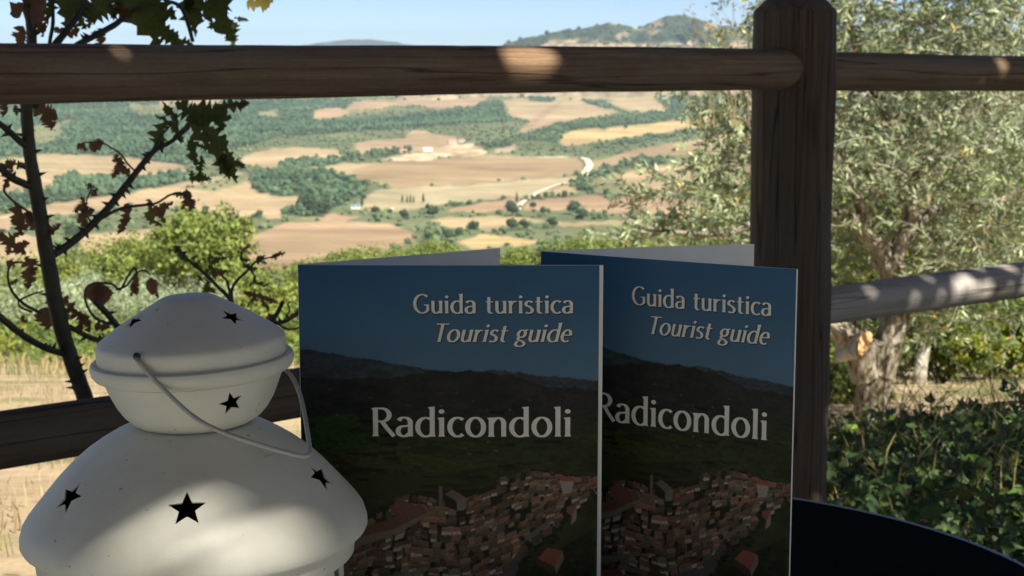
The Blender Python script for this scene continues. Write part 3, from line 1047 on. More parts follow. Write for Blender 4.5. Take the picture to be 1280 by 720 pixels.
def limb(name, pts, radii, sides=10, wob=.14, seed=1, mat=None, n=5):
    """Gnarled limb: a fine tube with flutes, burrs and fissures."""
    big = radii[0] > 11 * OY / FPX
    n_, sd = (n * 3, 36) if big else (n, sides)
    sp = np.array(spline([tuple(loc(P(*q))) for q in pts], n_))
    t = np.linspace(0, 1, len(sp))
    rr = np.interp(t, np.linspace(0, 1, len(radii)), radii)
    ln = np.concatenate([[0], np.cumsum(np.linalg.norm(np.diff(sp, axis=0), axis=1))])
    A = np.linspace(0, 2 * math.pi, sd, endpoint=False)
    tan = unit(np.gradient(sp, axis=0))
    up = unit(np.cross(tan, np.array([0, 1.0, .13])))
    bb = np.cross(tan, up)
    T_ = ln[:, None] + 0 * A[None]
    cx, cy_ = np.cos(A)[None] + 0 * T_, np.sin(A)[None] + 0 * T_
    tw = T_ * 1.2
    fl = fbm(cx * 1.3 + 11 + seed + tw * .6, cy_ * 1.3 + 13 + T_ * 2.5, 3) - .5
    fi = fbm(cx * 4 + 31 + seed, cy_ * 4 + 37 + T_ * 9, 3) - .5
    K = rr[:, None] * (1 + (.75 if big else .25) * fl + (.32 if big else .15) * fi)
    V = sp[:, None] + up[:, None] * (np.cos(A)[None, :, None] * K[..., None]) + bb[:, None] * (np.sin(A)[None, :, None] * K[..., None])
    m_ = len(sp)
    ii = np.arange(m_ * sd).reshape(m_, sd)
    q = np.stack([ii[:-1], np.roll(ii, -1, 1)[:-1], np.roll(ii, -1, 1)[1:], ii[1:]], -1).reshape(-1, 4)
    V = np.concatenate([V.reshape(-1, 3), sp[:1], sp[-1:]])
    c0 = np.stack([np.full(sd, m_ * sd), np.roll(ii[0], -1), ii[0]], -1)
    c1 = np.stack([np.full(sd, m_ * sd + 1), ii[-1], np.roll(ii[-1], -1)], -1)
    return link(name, mesh_np(name, V, [q, c0, c1], None, True), M['bark_old'], ol)


pxm = OY / FPX
limb('trunk', [(1082, 575, OY), (1086, 550, OY), (1090, 505, OY), (1092, 470, OY), (1092, 440, OY), (1098, 425, OY)], [34 * pxm, 26 * pxm, 22 * pxm, 23 * pxm, 28 * pxm, 26 * pxm], 16, .16, 3, n=7)
limb('limb', [(1086, 470, OY - .05), (1076, 440, OY - .08), (1062, 424, OY - .12), (1040, 408, OY - .15), (1015, 392, OY - .1), (1000, 360, OY)], [20 * pxm, 17 * pxm, 15 * pxm, 12 * pxm, 10 * pxm, 8 * pxm], 12, .14, 5)
limb('limb', [(1098, 470, OY), (1108, 440, OY + .02), (1117, 410, OY + .05), (1122, 380, OY + .05), (1118, 345, OY), (1108, 325, OY)], [24 * pxm, 22 * pxm, 19 * pxm, 18 * pxm, 18 * pxm, 16 * pxm], 12, .16, 6)
limb('limb', [(1110, 335, OY), (1098, 310, OY), (1082, 290, OY), (1060, 272, OY - .1), (1040, 268, OY - .2)], [15 * pxm, 14 * pxm, 12 * pxm, 9 * pxm, 6 * pxm], 10, .2, 7)
limb('limb', [(1112, 335, OY), (1125, 305, OY), (1138, 275, OY), (1142, 240, OY), (1150, 190, OY + .2), (1140, 120, OY + .3), (1160, 40, OY + .4), (1150, -60, OY + .5)], [14 * pxm, 12 * pxm, 10 * pxm, 8 * pxm, 7 * pxm, 6 * pxm, 5 * pxm, 3 * pxm], 10, .2, 8)
limb('limb', [(1138, 285, OY), (1165, 265, OY + .1), (1200, 262, OY + .2), (1240, 255, OY + .3), (1290, 230, OY + .4)], [9 * pxm, 8 * pxm, 7 * pxm, 5 * pxm, 3 * pxm], 8, .2, 9)
limb('limb', [(1085, 290, OY), (1070, 240, OY - .1), (1040, 190, OY - .2), (1000, 150, OY - .3), (950, 140, OY - .4), (920, 170, OY - .4), (912, 215, OY - .4)], [9 * pxm, 7 * pxm, 6 * pxm, 5 * pxm, 5 * pxm, 4 * pxm, 3 * pxm], 8, .15, 10)
limb('limb', [(1040, 268, OY - .2), (1000, 262, OY - .4), (960, 270, OY - .5), (915, 290, OY - .55), (870, 292, OY - .6), (810, 285, OY - .6), (775, 268, OY - .6)], [6 * pxm, 5 * pxm, 5 * pxm, 4 * pxm, 3 * pxm, 2.2 * pxm, 1.4 * pxm], 7, .1, 11)
limb('limb', [(1145, 220, OY), (1190, 170, OY + .2), (1240, 120, OY + .4), (1290, 60, OY + .6)], [7 * pxm, 5 * pxm, 4 * pxm, 3 * pxm], 8, .2, 12)
limb('limb', [(1142, 200, OY), (1100, 130, OY - .1), (1070, 60, OY - .2), (1050, -40, OY - .3)], [6 * pxm, 5 * pxm, 4 * pxm, 3 * pxm], 8, .2, 13)
# the sawn-off stub: oval face looking at us
cb = loc(P(1081, 428, OY - .30))
nrm = Vector((.25, -.9, .28)).normalized()
u_ = nrm.cross(Vector((0, 0, 1))).normalized()
w_ = u_.cross(nrm)
ax = (u_ * .5 - w_ * .86).normalized()
bx_ = nrm.cross(ax)
mb = MB()
ring = []
for k in range(18):
    a = 6.283 * k / 18
    r = 1 + .10 * math.sin(3 * a + 1) + .12 * math.cos(2 * a)
    ring.append((ax * math.cos(a) * 14.5 * r + bx_ * math.sin(a) * 8.5 * r) * pxm)
vs = [cb + q for q in ring] + [cb + q * 1.1 - nrm * .02 for q in ring] + [cb + q * 1.25 - nrm * .28 for q in ring]
fs = [tuple(range(18))]
mb.add(vs[:18], fs)
cut = mb.build('cut_face', M['cut'], ol)
cut['label'] = 'fresh orange sawn face of a cut limb'
mb = MB()
mb.add(vs[18:], [(k, 18 + k, 18 + (k + 1) % 18, (k + 1) % 18) for k in range(18)])
mb.add([v - nrm * .001 for v in vs[18:36]], [tuple(range(18))])
mb.build('limb_stub', M['bark'], ol, True)

# leafy twigs: thin tubes with narrow grey-green leaves
g = np.random.default_rng(77)


def olive_twigs(regions, name_t, name_f, seed, leafL=.052, leafW=.013, per=24):
    g = np.random.default_rng(seed)
    tw = MB()
    LC, LD, LN, LL, LCOL = [], [], [], [], []
    for (x0, x1, y0, y1, d0, d1, n, droop) in regions:
        for _ in range(n):
            qx, qy, Y = g.uniform(x0, x1), g.uniform(y0, y1), g.uniform(d0, d1)
            if 1045 < qx < 1160 and qy > 250:
                Y = max(Y, 9.35 + .5 * g.random())
            p0 = np.array(loc(P(qx, qy, Y)))
            L = g.uniform(.22, .48) * (.6 if qx < 945 else 1)
            dr = unit(np.array([g.normal() * .8, g.normal() * .7, g.normal() * .5 + .25]))
            pts = []
            q = p0.copy()
            for s in range(6):
                pts.append(q.copy())
                q = q + dr * L / 5
                dr = unit(dr + np.array([0, 0, -droop * .35]) + g.normal(size=3) * .08)
            pts = np.array(pts)
            tw.tube(pts, np.linspace(.0036, .001, 6), 3, False)
            tv = g.uniform(.55, 1.35)
            silver = g.random()
            for k in range(per):
                s = g.uniform(.08, 1.0) * 5
                i = min(int(s), 4)
                c = pts[i] + (pts[i + 1] - pts[i]) * (s - i)
                t = unit(pts[i + 1] - pts[i])
                o = unit(np.cross(t, g.normal(size=3)))
                dd = unit(t * g.uniform(.5, 1.0) + o * .8)
                LC.append(c)
                LD.append(dd)
                LN.append(unit(np.cross(dd, g.normal(size=3)) + np.array([0, -.1, .7])))
                LL.append(leafL * g.uniform(.65, 1.25))
                base_c = np.array([1.05, 1.12, .86]) if g.random() > .5 else np.array([1.6, 1.6, 1.4])
                if g.random() < .03:
                    base_c = np.array([2.0, 1.2, .5])
                LCOL.append(base_c * tv * g.uniform(.75, 1.25))
    LL = np.array(LL)
    LN = np.array(LN)
    LD = np.array(LD)
    LN = unit(LN - LD * (LN * LD).sum(1, keepdims=True))
    v, f, cc = leaf_cards(np.array(LC), LD, LN, LL, LL * leafW / leafL, np.array(LCOL), .1)
    tw.build(name_t, M['bark'], ol)['kind'] = 'stuff'
    link(name_f, mesh_np(name_f, v, f, cc), M['leaf_olive'], ol)['kind'] = 'stuff'


olive_twigs([
    (1040, 1330, -130, 340, 8.2, 10.6, 1900, .5),
    (1330, 1560, -150, 330, 8.2, 10.8, 320, .5),
    (880, 940, 100, 315, 8.3, 9.2, 170, .6),
    (940, 1040, -40, 330, 8.3, 10.0, 230, .5),
    (820, 890, 225, 320, 8.2, 8.8, 52, .5),
    (765, 830, 245, 305, 8.2, 8.7, 22, .5),
    (850, 900, 110, 230, 8.3, 8.9, 20, .7),
    (905, 940, 15, 110, 8.3, 8.9, 10, .2),
    (1040, 1300, -330, -130, 8.4, 10.6, 120, .4),
    (1040, 1075, 330, 400, 8.6, 9.4, 10, .5),
    (1120, 1290, 330, 420, 8.9, 9.8, 80, .6),
], 'twigs', 'foliage', 5)
tag(ol, 'gnarled old olive with a sawn limb and silvery crown right of the post', 'olive tree')

# dry weed stalks in front of the hill, left of the post
mb = MB()
for k in range(9):
    x = 872 + k * 8 + random.uniform(-4, 4)
    mb.tube(spline([P(x + random.uniform(-8, 8) + 10, 160, 7.2), P(x + 6, 90, 7.2), P(x + random.uniform(-12, 6), 40, 7.2), P(x + random.uniform(-20, 12), random.uniform(2, 22), 7.2)], 4), np.linspace(.0028, .001, 13), 4, False, col=(.9, .85, .75))
    for j in range(8):
        c = P(x + random.uniform(-18, 10), random.uniform(5, 60), 7.2)
        mb.cone(c, (random.uniform(-1, 1), -.4, random.uniform(-.2, 1)), random.uniform(.015, .035), .005, 4, (.95, .8, .62) if random.random() < .3 else (.6, .75, .6))
o = mb.build('dry_weed', M['grass'])
tag(o, 'tall dry weed stalks with seed heads just left of the post', 'weed')

# ------------------------------------------------------------------ wooden fence
fence = empty('wooden_fence', (P(986, 400, 2.86).x, 2.86, 0))
fb = Vector(fence.location)


def log(name, p0, p1, r0, r1, mat, seed, n=60, sides=40, label=None):
    """A timber pole along local X with slight bow, flats and dents."""
    p0, p1 = Vector(p0), Vector(p1)
    L = (p1 - p0).length
    g = np.random.default_rng(seed)
    T = np.linspace(0, 1, n)[:, None]
    A = np.linspace(0, 2 * math.pi, sides, endpoint=False)[None]
    nz = fbm(T * L * 5 + seed, np.cos(A) * 1.2 + 7 + np.sin(A) * .8 + seed, 3) - .5
    nz2 = fbm(T * L * 1.5 + seed * 3, np.cos(A) * 5 + 20 + seed * 1.3 + np.sin(A) * 5, 3) - .5
    R = (r0 + (r1 - r0) * T) * (1 + .085 * nz + .05 * nz2)
    # checks: long splits in the grain
    for _ in range(5):
        a0, t0, tl = g.uniform(0, 6.28), g.uniform(.02, .7), g.uniform(.15, .4)
        da = np.abs((A - a0 - .12 * np.sin(T * 9) + math.pi) % (2 * math.pi) - math.pi)
        R = R - np.exp(-(da / .07) ** 2) * .0035 * np.clip(np.sin(np.clip((T - t0) / tl, 0, 1) * math.pi) * 3, 0, 1)
    bow = .004 * np.sin(T * math.pi * 1.3 + seed)
    V = np.stack([T * L + 0 * A, R * np.cos(A) + bow, R * np.sin(A) + bow * .6], -1).reshape(-1, 3)
    ii = np.arange(n * sides).reshape(n, sides)
    q = np.stack([ii[:-1], np.roll(ii, -1, 1)[:-1], np.roll(ii, -1, 1)[1:], ii[1:]], -1).reshape(-1, 4)
    V = np.concatenate([V, [[-.002, 0, 0], [L + .002, 0, 0]]])
    k = np.arange(sides)
    c0 = np.stack([np.full(sides, n * sides), (k + 1) % sides, k], -1)
    c1 = np.stack([np.full(sides, n * sides + 1), ii[-1], np.roll(ii[-1], -1)], -1)
    me = mesh_np(name, V, [q, c0, c1], None, True)
    o = link(name, me, mat, fence)
    o.location = p0 - fb
    o.rotation_mode = 'QUATERNION'
    x = (p1 - p0).normalized()
    o.rotation_quaternion = x.to_track_quat('X', 'Z')
    if label:
        o['label'] = label
    return o


pr = 51 * 2.86 / FPX
ptop = P(986, 14, 2.86)
# post: log with grain along X, stood upright, chamfered head
pst = log('post', (fb.x, fb.y, -.05), (fb.x, fb.y, ptop.z), pr, pr, M['post'], 4, 90, 48)
me = pst.data
co = np.zeros(len(me.vertices) * 3, np.float32)
me.vertices.foreach_get('co', co)
co = co.reshape(-1, 3)
n_, s_ = 90, 48
Lp = co[n_ * s_ - 1, 0]
last = np.arange((n_ - 1) * s_, n_ * s_)
prev = np.arange((n_ - 2) * s_, (n_ - 1) * s_)
co[last, 1:] *= .64
co[last, 0] = Lp + .026
co[prev, 0] = Lp
co[n_ * s_ + 1, 0] = Lp + .028
me.vertices.foreach_set('co', co.ravel())
me.update()
DL = 1.92


def ext(a, b_, k):
    """Point k times as far from a as b_ is."""
    return a + (b_ - a) * k


ul0, ul1 = P(985, 87.6, 2.815), P(-60, 92.5, 1.85)
ll0, ll1 = P(980, 399, 2.86), P(-60, 557, 1.83)
ur0, ur1 = P(1008, 87.4, 2.88), P(1330, 92, 3.34)
lr0, lr1 = P(1000, 386, 2.87), P(1330, 345, 3.34)
log('rail', ext(ul0, ul1, 1.45), ul0, .0352, .0352, M['rail'], 11, 130, 40, 'upper left rail crossing in front of the valley view')
log('rail', ur0, ext(ur0, ur1, 2.7), .0349, .0349, M['rail'], 17, 120, 40, 'upper right rail beyond the post')
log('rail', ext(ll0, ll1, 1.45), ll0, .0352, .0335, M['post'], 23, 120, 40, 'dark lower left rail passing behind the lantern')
log('rail', lr0, ext(lr0, lr1, 2.7), .0342, .040, M['rail_lit_grey'], 31, 120, 40, 'grey lower right rail sloping up to the right')
for e_ in (ext(ul0, ul1, 1.45), ext(ur0, ur1, 2.7)):
    gz_ = float(near_z(np.array([e_.x]), np.array([e_.y]))[0])
    log('post', (e_.x, e_.y, gz_ - .1), (e_.x, e_.y, e_.z + .13), pr, pr, M['post'], 6 + int(e_.x > 0), 50, 40)
tag(fence, 'weathered round timber fence with a stout chamfered post', 'fence')

# ------------------------------------------------------------------ thorny rose in front of the valley
rose = empty('rose_bush', (P(110, 520, 2.35).x, 2.35, 0))
rbase = Vector(rose.location)


def RY_(qx):                    # depth just behind the fence line
    return 2.06 + (qx / 985.) * .95


def rp(qx, qy, off=0.0):
    return P(qx, qy, RY_(qx) + off) - rbase


def cane(name, pts, widths, thorns=0, seed=0, off=0.0, sides=9):
    sp = spline([tuple(rp(x, y, off)) for x, y in pts], 6)
    w = np.interp(np.linspace(0, 1, len(sp)), np.linspace(0, 1, len(widths)), widths)
    k = RY_(pts[0][0]) / FPX / 2 * (.9 if name == 'stem' else 1)
    mb = MB()
    mb.tube(sp, [float(a * k) for a in w], sides, True, .06, seed)
    r = random.Random(seed)
    for j in range(thorns):
        i = r.randrange(1, len(sp) - 1)
        t = (Vector(sp[i + 1]) - Vector(sp[i - 1])).normalized()
        s = r.choice((-1, 1))
        side = Vector((t.z * s, r.uniform(-.5, .2), -t.x * s)).normalized()
        rr = float(w[i]) * k
        mb.cone(Vector(sp[i]) + side * rr * .7, side - t * .25, rr * .55 + .0085 * r.uniform(.6, 1.1), max(.0035, rr * .33), 6)
    return mb.build(name, M['stem'], rose, True)


cane('stem', [(20, -70), (34, 0), (40, 50), (37, 95), (33, 130), (37, 190), (47, 250), (59, 320), (72, 390), (89, 450), (107, 500), (124, 560), (135, 700), (140, 830)], [12, 13, 14, 15, 16, 18, 20, 22, 23, 23, 24, 25, 26, 26], 34, 1, sides=12)
cane('branch', [(38, 118), (55, 80), (68, 58), (85, 36), (100, 15), (112, -20)], [10, 10, 10, 9, 8, 7], 6, 2)
cane('branch', [(42, 135), (75, 80), (95, 58), (120, 44), (145, 30), (165, 14), (200, 2)], [9, 9, 9, 8, 8, 7, 4], 6, 3)
cane('branch', [(60, 90), (62, 55), (66, 30), (66, -5)], [6, 5, 5, 4], 0, 4)
cane('branch', [(-30, 132), (0, 155), (22, 174), (37, 186)], [7, 8, 9, 10], 6, 5)
cane('branch', [(-30, 185), (0, 210), (18, 224), (40, 233)], [8, 9, 10, 11], 3, 6)
cane('branch', [(-30, 370), (0, 396), (30, 420), (60, 436), (85, 444)], [8, 9, 9, 9, 8], 5, 7)
cane('branch', [(66, 319), (95, 299), (128, 268), (155, 235), (180, 203), (195, 187), (214, 177), (236, 160)], [11, 10, 10, 9, 8, 7, 6, 4], 22, 8)
cane('branch', [(128, 272), (150, 261), (172, 257), (195, 254), (212, 244), (226, 241), (240, 250)], [5, 4, 4, 3, 3, 2.5, 2], 0, 9)
cane('branch', [(86, 408), (105, 418), (125, 425), (150, 418), (180, 420)], [7, 7, 7, 6, 6], 6, 10)
cane('branch', [(128, 640), (166, 560), (186, 490), (178, 450), (150, 412), (132, 390), (118, 376)], [10, 10, 9, 8], 2, 11)
cane('branch', [(140, 405), (120, 398), (108, 380), (107, 362), (118, 354), (140, 355), (150, 362), (160, 345), (168, 335), (172, 344)], [4, 4, 3, 3, 3, 3, 3, 3, 3, 2], 0, 12)
cane('branch', [(145, 362), (158, 357), (170, 342), (180, 338), (188, 344)], [3, 3, 2.5, 2.5, 2], 0, 13)
cane('branch', [(36, 265), (15, 250), (5, 238), (8, 225)], [3, 3, 3, 2], 0, 14)
cane('branch', [(52, 392), (30, 380), (14, 362), (10, 340), (18, 328), (38, 330)], [4, 4, 3.5, 3, 3, 2], 0, 15)
cane('branch', [(40, 390), (26, 384), (24, 376), (40, 368), (54, 364)], [3, 3, 2.5, 2.5, 2], 0, 16)
cane('branch', [(168, 213), (160, 205), (150, 192), (138, 184), (126, 178), (105, 178)], [2.5, 2.5, 2.5, 2, 2, 1.6], 0, 17)
cane('branch', [(186, 196), (200, 172), (212, 158), (222, 146), (232, 138)], [3, 3, 3, 2.5, 2], 0, 18)
cane('branch', [(215, 176), (232, 158), (244, 150), (262, 138), (300, 130)], [4, 3, 3, 2.5, 2], 0, 19)
cane('branch', [(118, 282), (108, 268), (108, 252), (114, 236), (112, 230)], [2.5, 2.5, 2, 2, 1.5], 0, 20)
cane('branch', [(205, 0), (225, 8), (235, 30), (241, 52)], [4, 5, 5, 5], 0, 21)
# twigs over the lantern
cane('branch', [(140, 828), (230, 720), (318, 600), (338, 520), (330, 470), (300, 420), (289, 378), (272, 358), (254, 340), (238, 327), (221, 309)], [12, 11, 10, 8, 7, 7, 6, 5, 5, 4, 3], 3, 22)
cane('branch', [(290, 380), (290, 362), (297, 350), (311, 337), (320, 327), (336, 322), (350, 318)], [5, 4, 4, 3, 3, 2, 2], 2, 23)
cane('branch', [(288, 372), (284, 352), (276, 344)], [4, 3.5, 2.5], 0, 24)
cane('branch', [(312, 336), (318, 345), (320, 354), (330, 356)], [2.5, 2.5, 2, 2], 0, 25)
cane('branch', [(311, 336), (302, 325), (302, 316), (308, 310)], [2, 2, 2, 1.5], 0, 26)
cane('branch', [(337, 522), (326, 470), (330, 430), (338, 404), (345, 394), (354, 377)], [8, 8, 7, 5], 3, 27)
cane('branch', [(340, 404), (356, 402), (372, 392), (376, 386)], [6, 5, 4, 3], 2, 28)
cane('branch', [(346, 404), (358, 411), (372, 410), (385, 400)], [3, 3, 2.5, 2], 0, 29)
cane('branch', [(355, 400), (362, 388), (360, 380), (364, 377)], [2, 2, 2, 1.5], 0, 30)
cane('branch', [(309, 384), (314, 375), (319, 371)], [2, 2, 1.5], 0, 31)

# leaves: ragged blades, eaten at the edges
LEAFVAR = {}


def ragged(seed, wid, bite, curl):
    key = (seed, wid, bite, curl)
    if key in LEAFVAR:
        return LEAFVAR[key]
    r = random.Random(seed)
    n = 16
    vs, fs = [], []
    for i in range(n + 1):
        t = i / n
        prof = wid * (math.sin(math.pi * min(1, t ** .8)) ** .75) * .5
        row = []
        for s in (-1, 1):
            k = 1 + r.uniform(-.12, .12)
            if r.random() < bite:
                k = r.choice((.25, .45, .6))
            k = k * (1 + (.10 if bite else .03) * (1 if i % 2 else -1))
            row.append(prof * k * s)
        zc = curl * ((t - .5) ** 2) - .25 * curl
        vs += [(row[0], t - .5, zc + abs(row[0]) * curl * .9), (0, t - .5 + r.uniform(-.005, .005), zc), (row[1], t - .5, zc + abs(row[1]) * curl * .9)]
    for i in range(n):
        a = 3 * i
        fs += [(a, a + 1, a + 4, a + 3), (a + 1, a + 2, a + 5, a + 4)]
    me = bpy.data.meshes.new('leaf')
    me.from_pydata(vs, [], fs)
    me.polygons.foreach_set('use_smooth', [True] * len(fs))
    LEAFVAR[key] = me
    return me


leafcount = [0]


def leaf(qx, qy, Lpx, ang, kind='g', wid=.75, bite=.42, curl=.25, off=None):
    """ang: direction the tip points in the picture, degrees clockwise from up."""
    leafcount[0] += 1
    k = leafcount[0]
    me = ragged({'g': 100, 'b': 200, 'y': 300}[kind] + k % 9, wid, bite, curl)
    mat = {'g': M['leaf_green'], 'b': M['leaf_brown'], 'y': M['leaf_yellow']}[kind]
    me2 = LEAFVAR.get((me.name, kind))
    if me2 is None:
        me2 = me if not me.materials else me.copy()
        if me2.materials:
            me2.materials[0] = mat
        else:
            me2.materials.append(mat)
        LEAFVAR[(me.name, kind)] = me2
    o = bpy.data.objects.new('leaf', me2)
    COL.objects.link(o)
    o.parent = rose
    r = random.Random(k)
    if off is None:
        off = r.uniform(-.03, .07)
    o.location = rp(qx, qy, off)
    s = Lpx * (RY_(qx) + off) / FPX
    o.scale = (s, s, s)
    a = rad(ang)
    y = Vector((math.sin(a), r.uniform(-.35, .35), math.cos(a))).normalized()
    z = Vector((r.uniform(-.45, .45), -1, r.uniform(-.35, .45)))
    z = (z - y * z.dot(y)).normalized()
    x = y.cross(z)
    o.rotation_mode = 'QUATERNION'
    o.rotation_quaternion = Matrix((x, y, z)).transposed().to_quaternion()
    return o


LV = [  # top, above the rail
    (35, 8, 55, 250, 'b', .85), (26, 46, 30, 200, 'b', .8), (48, 30, 34, 160, 'b', .7), (62, 5, 44, 10, 'g', .55), (88, 8, 60, 200, 'g', .9), (98, 22, 40, 150, 'g', .8),
    (125, 8, 62, 240, 'g', .85), (150, 14, 34, 120, 'b', .7), (125, 48, 26, 190, 'b', .8), (112, 26, 20, 190, 'b', .7), (92, 40, 18, 60, 'b', .8), (75, 38, 18, 100, 'b', .6), (56, 24, 16, 150, 'b', .6),
    (184, 18, 92, 165, 'g', .85), (178, 4, 60, 90, 'g', .9), (205, 40, 60, 130, 'g', .5), (222, 50, 46, 110, 'g', .5), (205, 15, 40, 120, 'g', .8), (238, 18, 66, 170, 'g', .55), (262, 8, 50, 100, 'g', .8), (280, 22, 70, 160, 'g', .7),
    (290, 42, 40, 170, 'g', .7), (270, 10, 46, 220, 'g', .8), (264, 30, 18, 180, 'g', .6), (302, 24, 22, 100, 'g', .35), (325, 4, 36, 80, 'y', .7), (245, 2, 40, 60, 'g', .9),
    # hanging below the rail, right
    (212, 140, 40, 330, 'g', .4), (198, 172, 44, 200, 'g', .7), (222, 165, 34, 150, 'g', .6), (236, 140, 50, 120, 'g', .6), (262, 142, 66, 100, 'g', .6), (290, 132, 50, 80, 'g', .5), (303, 130, 20, 80, 'b', .6),
    (248, 165, 54, 150, 'g', .6), (268, 172, 60, 140, 'g', .6), (278, 198, 70, 160, 'g', .5), (286, 212, 46, 150, 'g', .6), (242, 190, 40, 170, 'g', .6), (250, 208, 34, 190, 'g', .5), (254, 222, 26, 100, 'g', .6), (256, 185, 30, 110, 'g', .4), (298, 205, 24, 120, 'g', .6),
    (205, 150, 30, 300, 'g', .4), (276, 150, 40, 190, 'g', .6), (240, 222, 20, 180, 'g', .6),
    # brown ones at left under the rail
    (58, 140, 34, 120, 'b', .8), (62, 153, 22, 160, 'b', .9), (5, 136, 22, 190, 'b', .6), (20, 138, 14, 170, 'b', .6), (10, 205, 26, 60, 'b', .6), (25, 206, 22, 100, 'g', .6), (8, 225, 30, 200, 'b', .5), (12, 208, 18, 150, 'b', .7),
    (103, 184, 15, 130, 'b', .8), (121, 181, 20, 60, 'b', .9), (119, 184, 14, 190, 'b', .8), (147, 200, 16, 150, 'b', .8), (150, 210, 22, 200, 'b', .8), (143, 218, 14, 210, 'b', .8), (157, 214, 18, 150, 'b', .7),
    (113, 233, 14, 110, 'b', .6), (118, 240, 14, 40, 'b', .7), (104, 256, 22, 350, 'b', .7), (110, 265, 20, 70, 'b', .7), (97, 262, 14, 250, 'b', .7), (103, 276, 22, 160, 'b', .6), (110, 282, 14, 120, 'b', .6),
    (157, 270, 34, 190, 'b', .55), (152, 284, 22, 210, 'b', .5), (187, 265, 34, 180, 'y', .6), (200, 268, 26, 150, 'b', .5), (207, 258, 24, 60, 'b', .5), (196, 280, 18, 120, 'b', .4), (235, 250, 30, 170, 'b', .6), (228, 244, 24, 100, 'y', .5), (240, 256, 16, 200, 'b', .8), (230, 258, 14, 220, 'b', .6),
    (22, 272, 40, 170, 'b', .6), (25, 285, 26, 200, 'b', .8), (48, 282, 46, 140, 'b', .5), (62, 288, 34, 60, 'b', .5), (40, 272, 24, 120, 'b', .7), (5, 300, 26, 170, 'b', .8), (13, 298, 22, 60, 'y', .8), (22, 310, 30, 120, 'b', .6), (12, 312, 18, 200, 'b', .7), (30, 305, 18, 80, 'b', .6),
    (38, 332, 26, 160, 'b', .8), (36, 348, 28, 185, 'b', .7), (14, 330, 14, 120, 'b', .8), (18, 352, 12, 60, 'b', .6), (58, 398, 36, 180, 'b', .95), (78, 398, 34, 170, 'b', .8), (70, 368, 24, 160, 'y', .8), (62, 376, 20, 190, 'b', .7),
    (88, 384, 20, 40, 'b', .6), (98, 396, 24, 150, 'b', .8), (108, 404, 26, 160, 'b', .7), (92, 392, 14, 220, 'b', .7), (128, 408, 22, 90, 'b', .7), (100, 412, 18, 200, 'b', .6), (82, 376, 18, 20, 'b', .5),
    (126, 368, 38, 180, 'b', .95), (120, 368, 34, 160, 'b', .9), (170, 350, 20, 190, 'b', .7), (169, 360, 24, 170, 'b', .6), (190, 358, 30, 180, 'b', .65), (166, 363, 18, 200, 'b', .5), (196, 368, 12, 160, 'b', .5), (30, 400, 14, 140, 'b', .6),
    # twigs above the lantern
    (224, 315, 26, 150, 'g', .55), (232, 324, 22, 130, 'g', .5), (246, 330, 18, 40, 'g', .7), (243, 322, 14, 60, 'b', .7), (256, 340, 16, 230, 'g', .6), (262, 322, 16, 20, 'g', .6), (270, 326, 22, 70, 'g', .7), (278, 323, 16, 90, 'g', .6), (266, 336, 20, 130, 'g', .7), (275, 340, 24, 80, 'b', .6), (268, 345, 16, 170, 'g', .6),
    (258, 358, 20, 200, 'g', .7), (263, 362, 22, 120, 'g', .6), (256, 364, 14, 180, 'g', .7), (250, 348, 14, 140, 'g', .6),
    (308, 310, 16, 60, 'b', .5), (300, 316, 12, 120, 'b', .5), (306, 324, 18, 100, 'g', .7), (308, 332, 16, 60, 'g', .6), (326, 322, 18, 70, 'g', .6), (330, 328, 14, 110, 'g', .6), (344, 320, 16, 60, 'g', .7), (352, 317, 14, 80, 'g', .8), (316, 336, 16, 90, 'g', .6),
    (318, 350, 16, 190, 'g', .5), (326, 354, 18, 90, 'g', .5), (332, 356, 14, 60, 'g', .5), (314, 355, 12, 220, 'g', .5),
    (312, 368, 20, 300, 'b', .6), (322, 370, 24, 90, 'b', .6), (334, 374, 26, 100, 'b', .5), (342, 378, 22, 110, 'b', .4), (330, 380, 18, 150, 'g', .5), (335, 387, 16, 180, 'b', .5), (318, 376, 16, 80, 'b', .6), (337, 397, 26, 60, 'b', .5), (352, 380, 20, 30, 'b', .4), (366, 395, 18, 60, 'b', .6), (372, 388, 14, 30, 'b', .6),
    (318, 366, 14, 20, 'b', .6), (306, 366, 12, 260, 'b', .6),
]
ROUND = {(126, 368), (120, 368), (58, 398), (78, 398), (190, 358), (169, 360), (170, 350)}
for q in LV:
    k_ = q[4]
    if (q[0], q[1]) in ROUND:
        leaf(q[0], q[1], q[2] * .82, q[3], 'b', q[5], .06, .5)
        continue
    sm = .8 if (q[0] > 215 and q[1] > 300) else (.9 if k_ == 'g' else 1.0)
    leaf(q[0], q[1], q[2] * sm, q[3], k_, q[5], .55 if sm < 1 else .4, .9 if k_ == 'b' else .35, )
tag(rose, 'thorny climbing rose with eaten green and dry brown leaves behind the rail', 'rose bush')

# ------------------------------------------------------------------ ground cover and grass
g = np.random.default_rng(99)


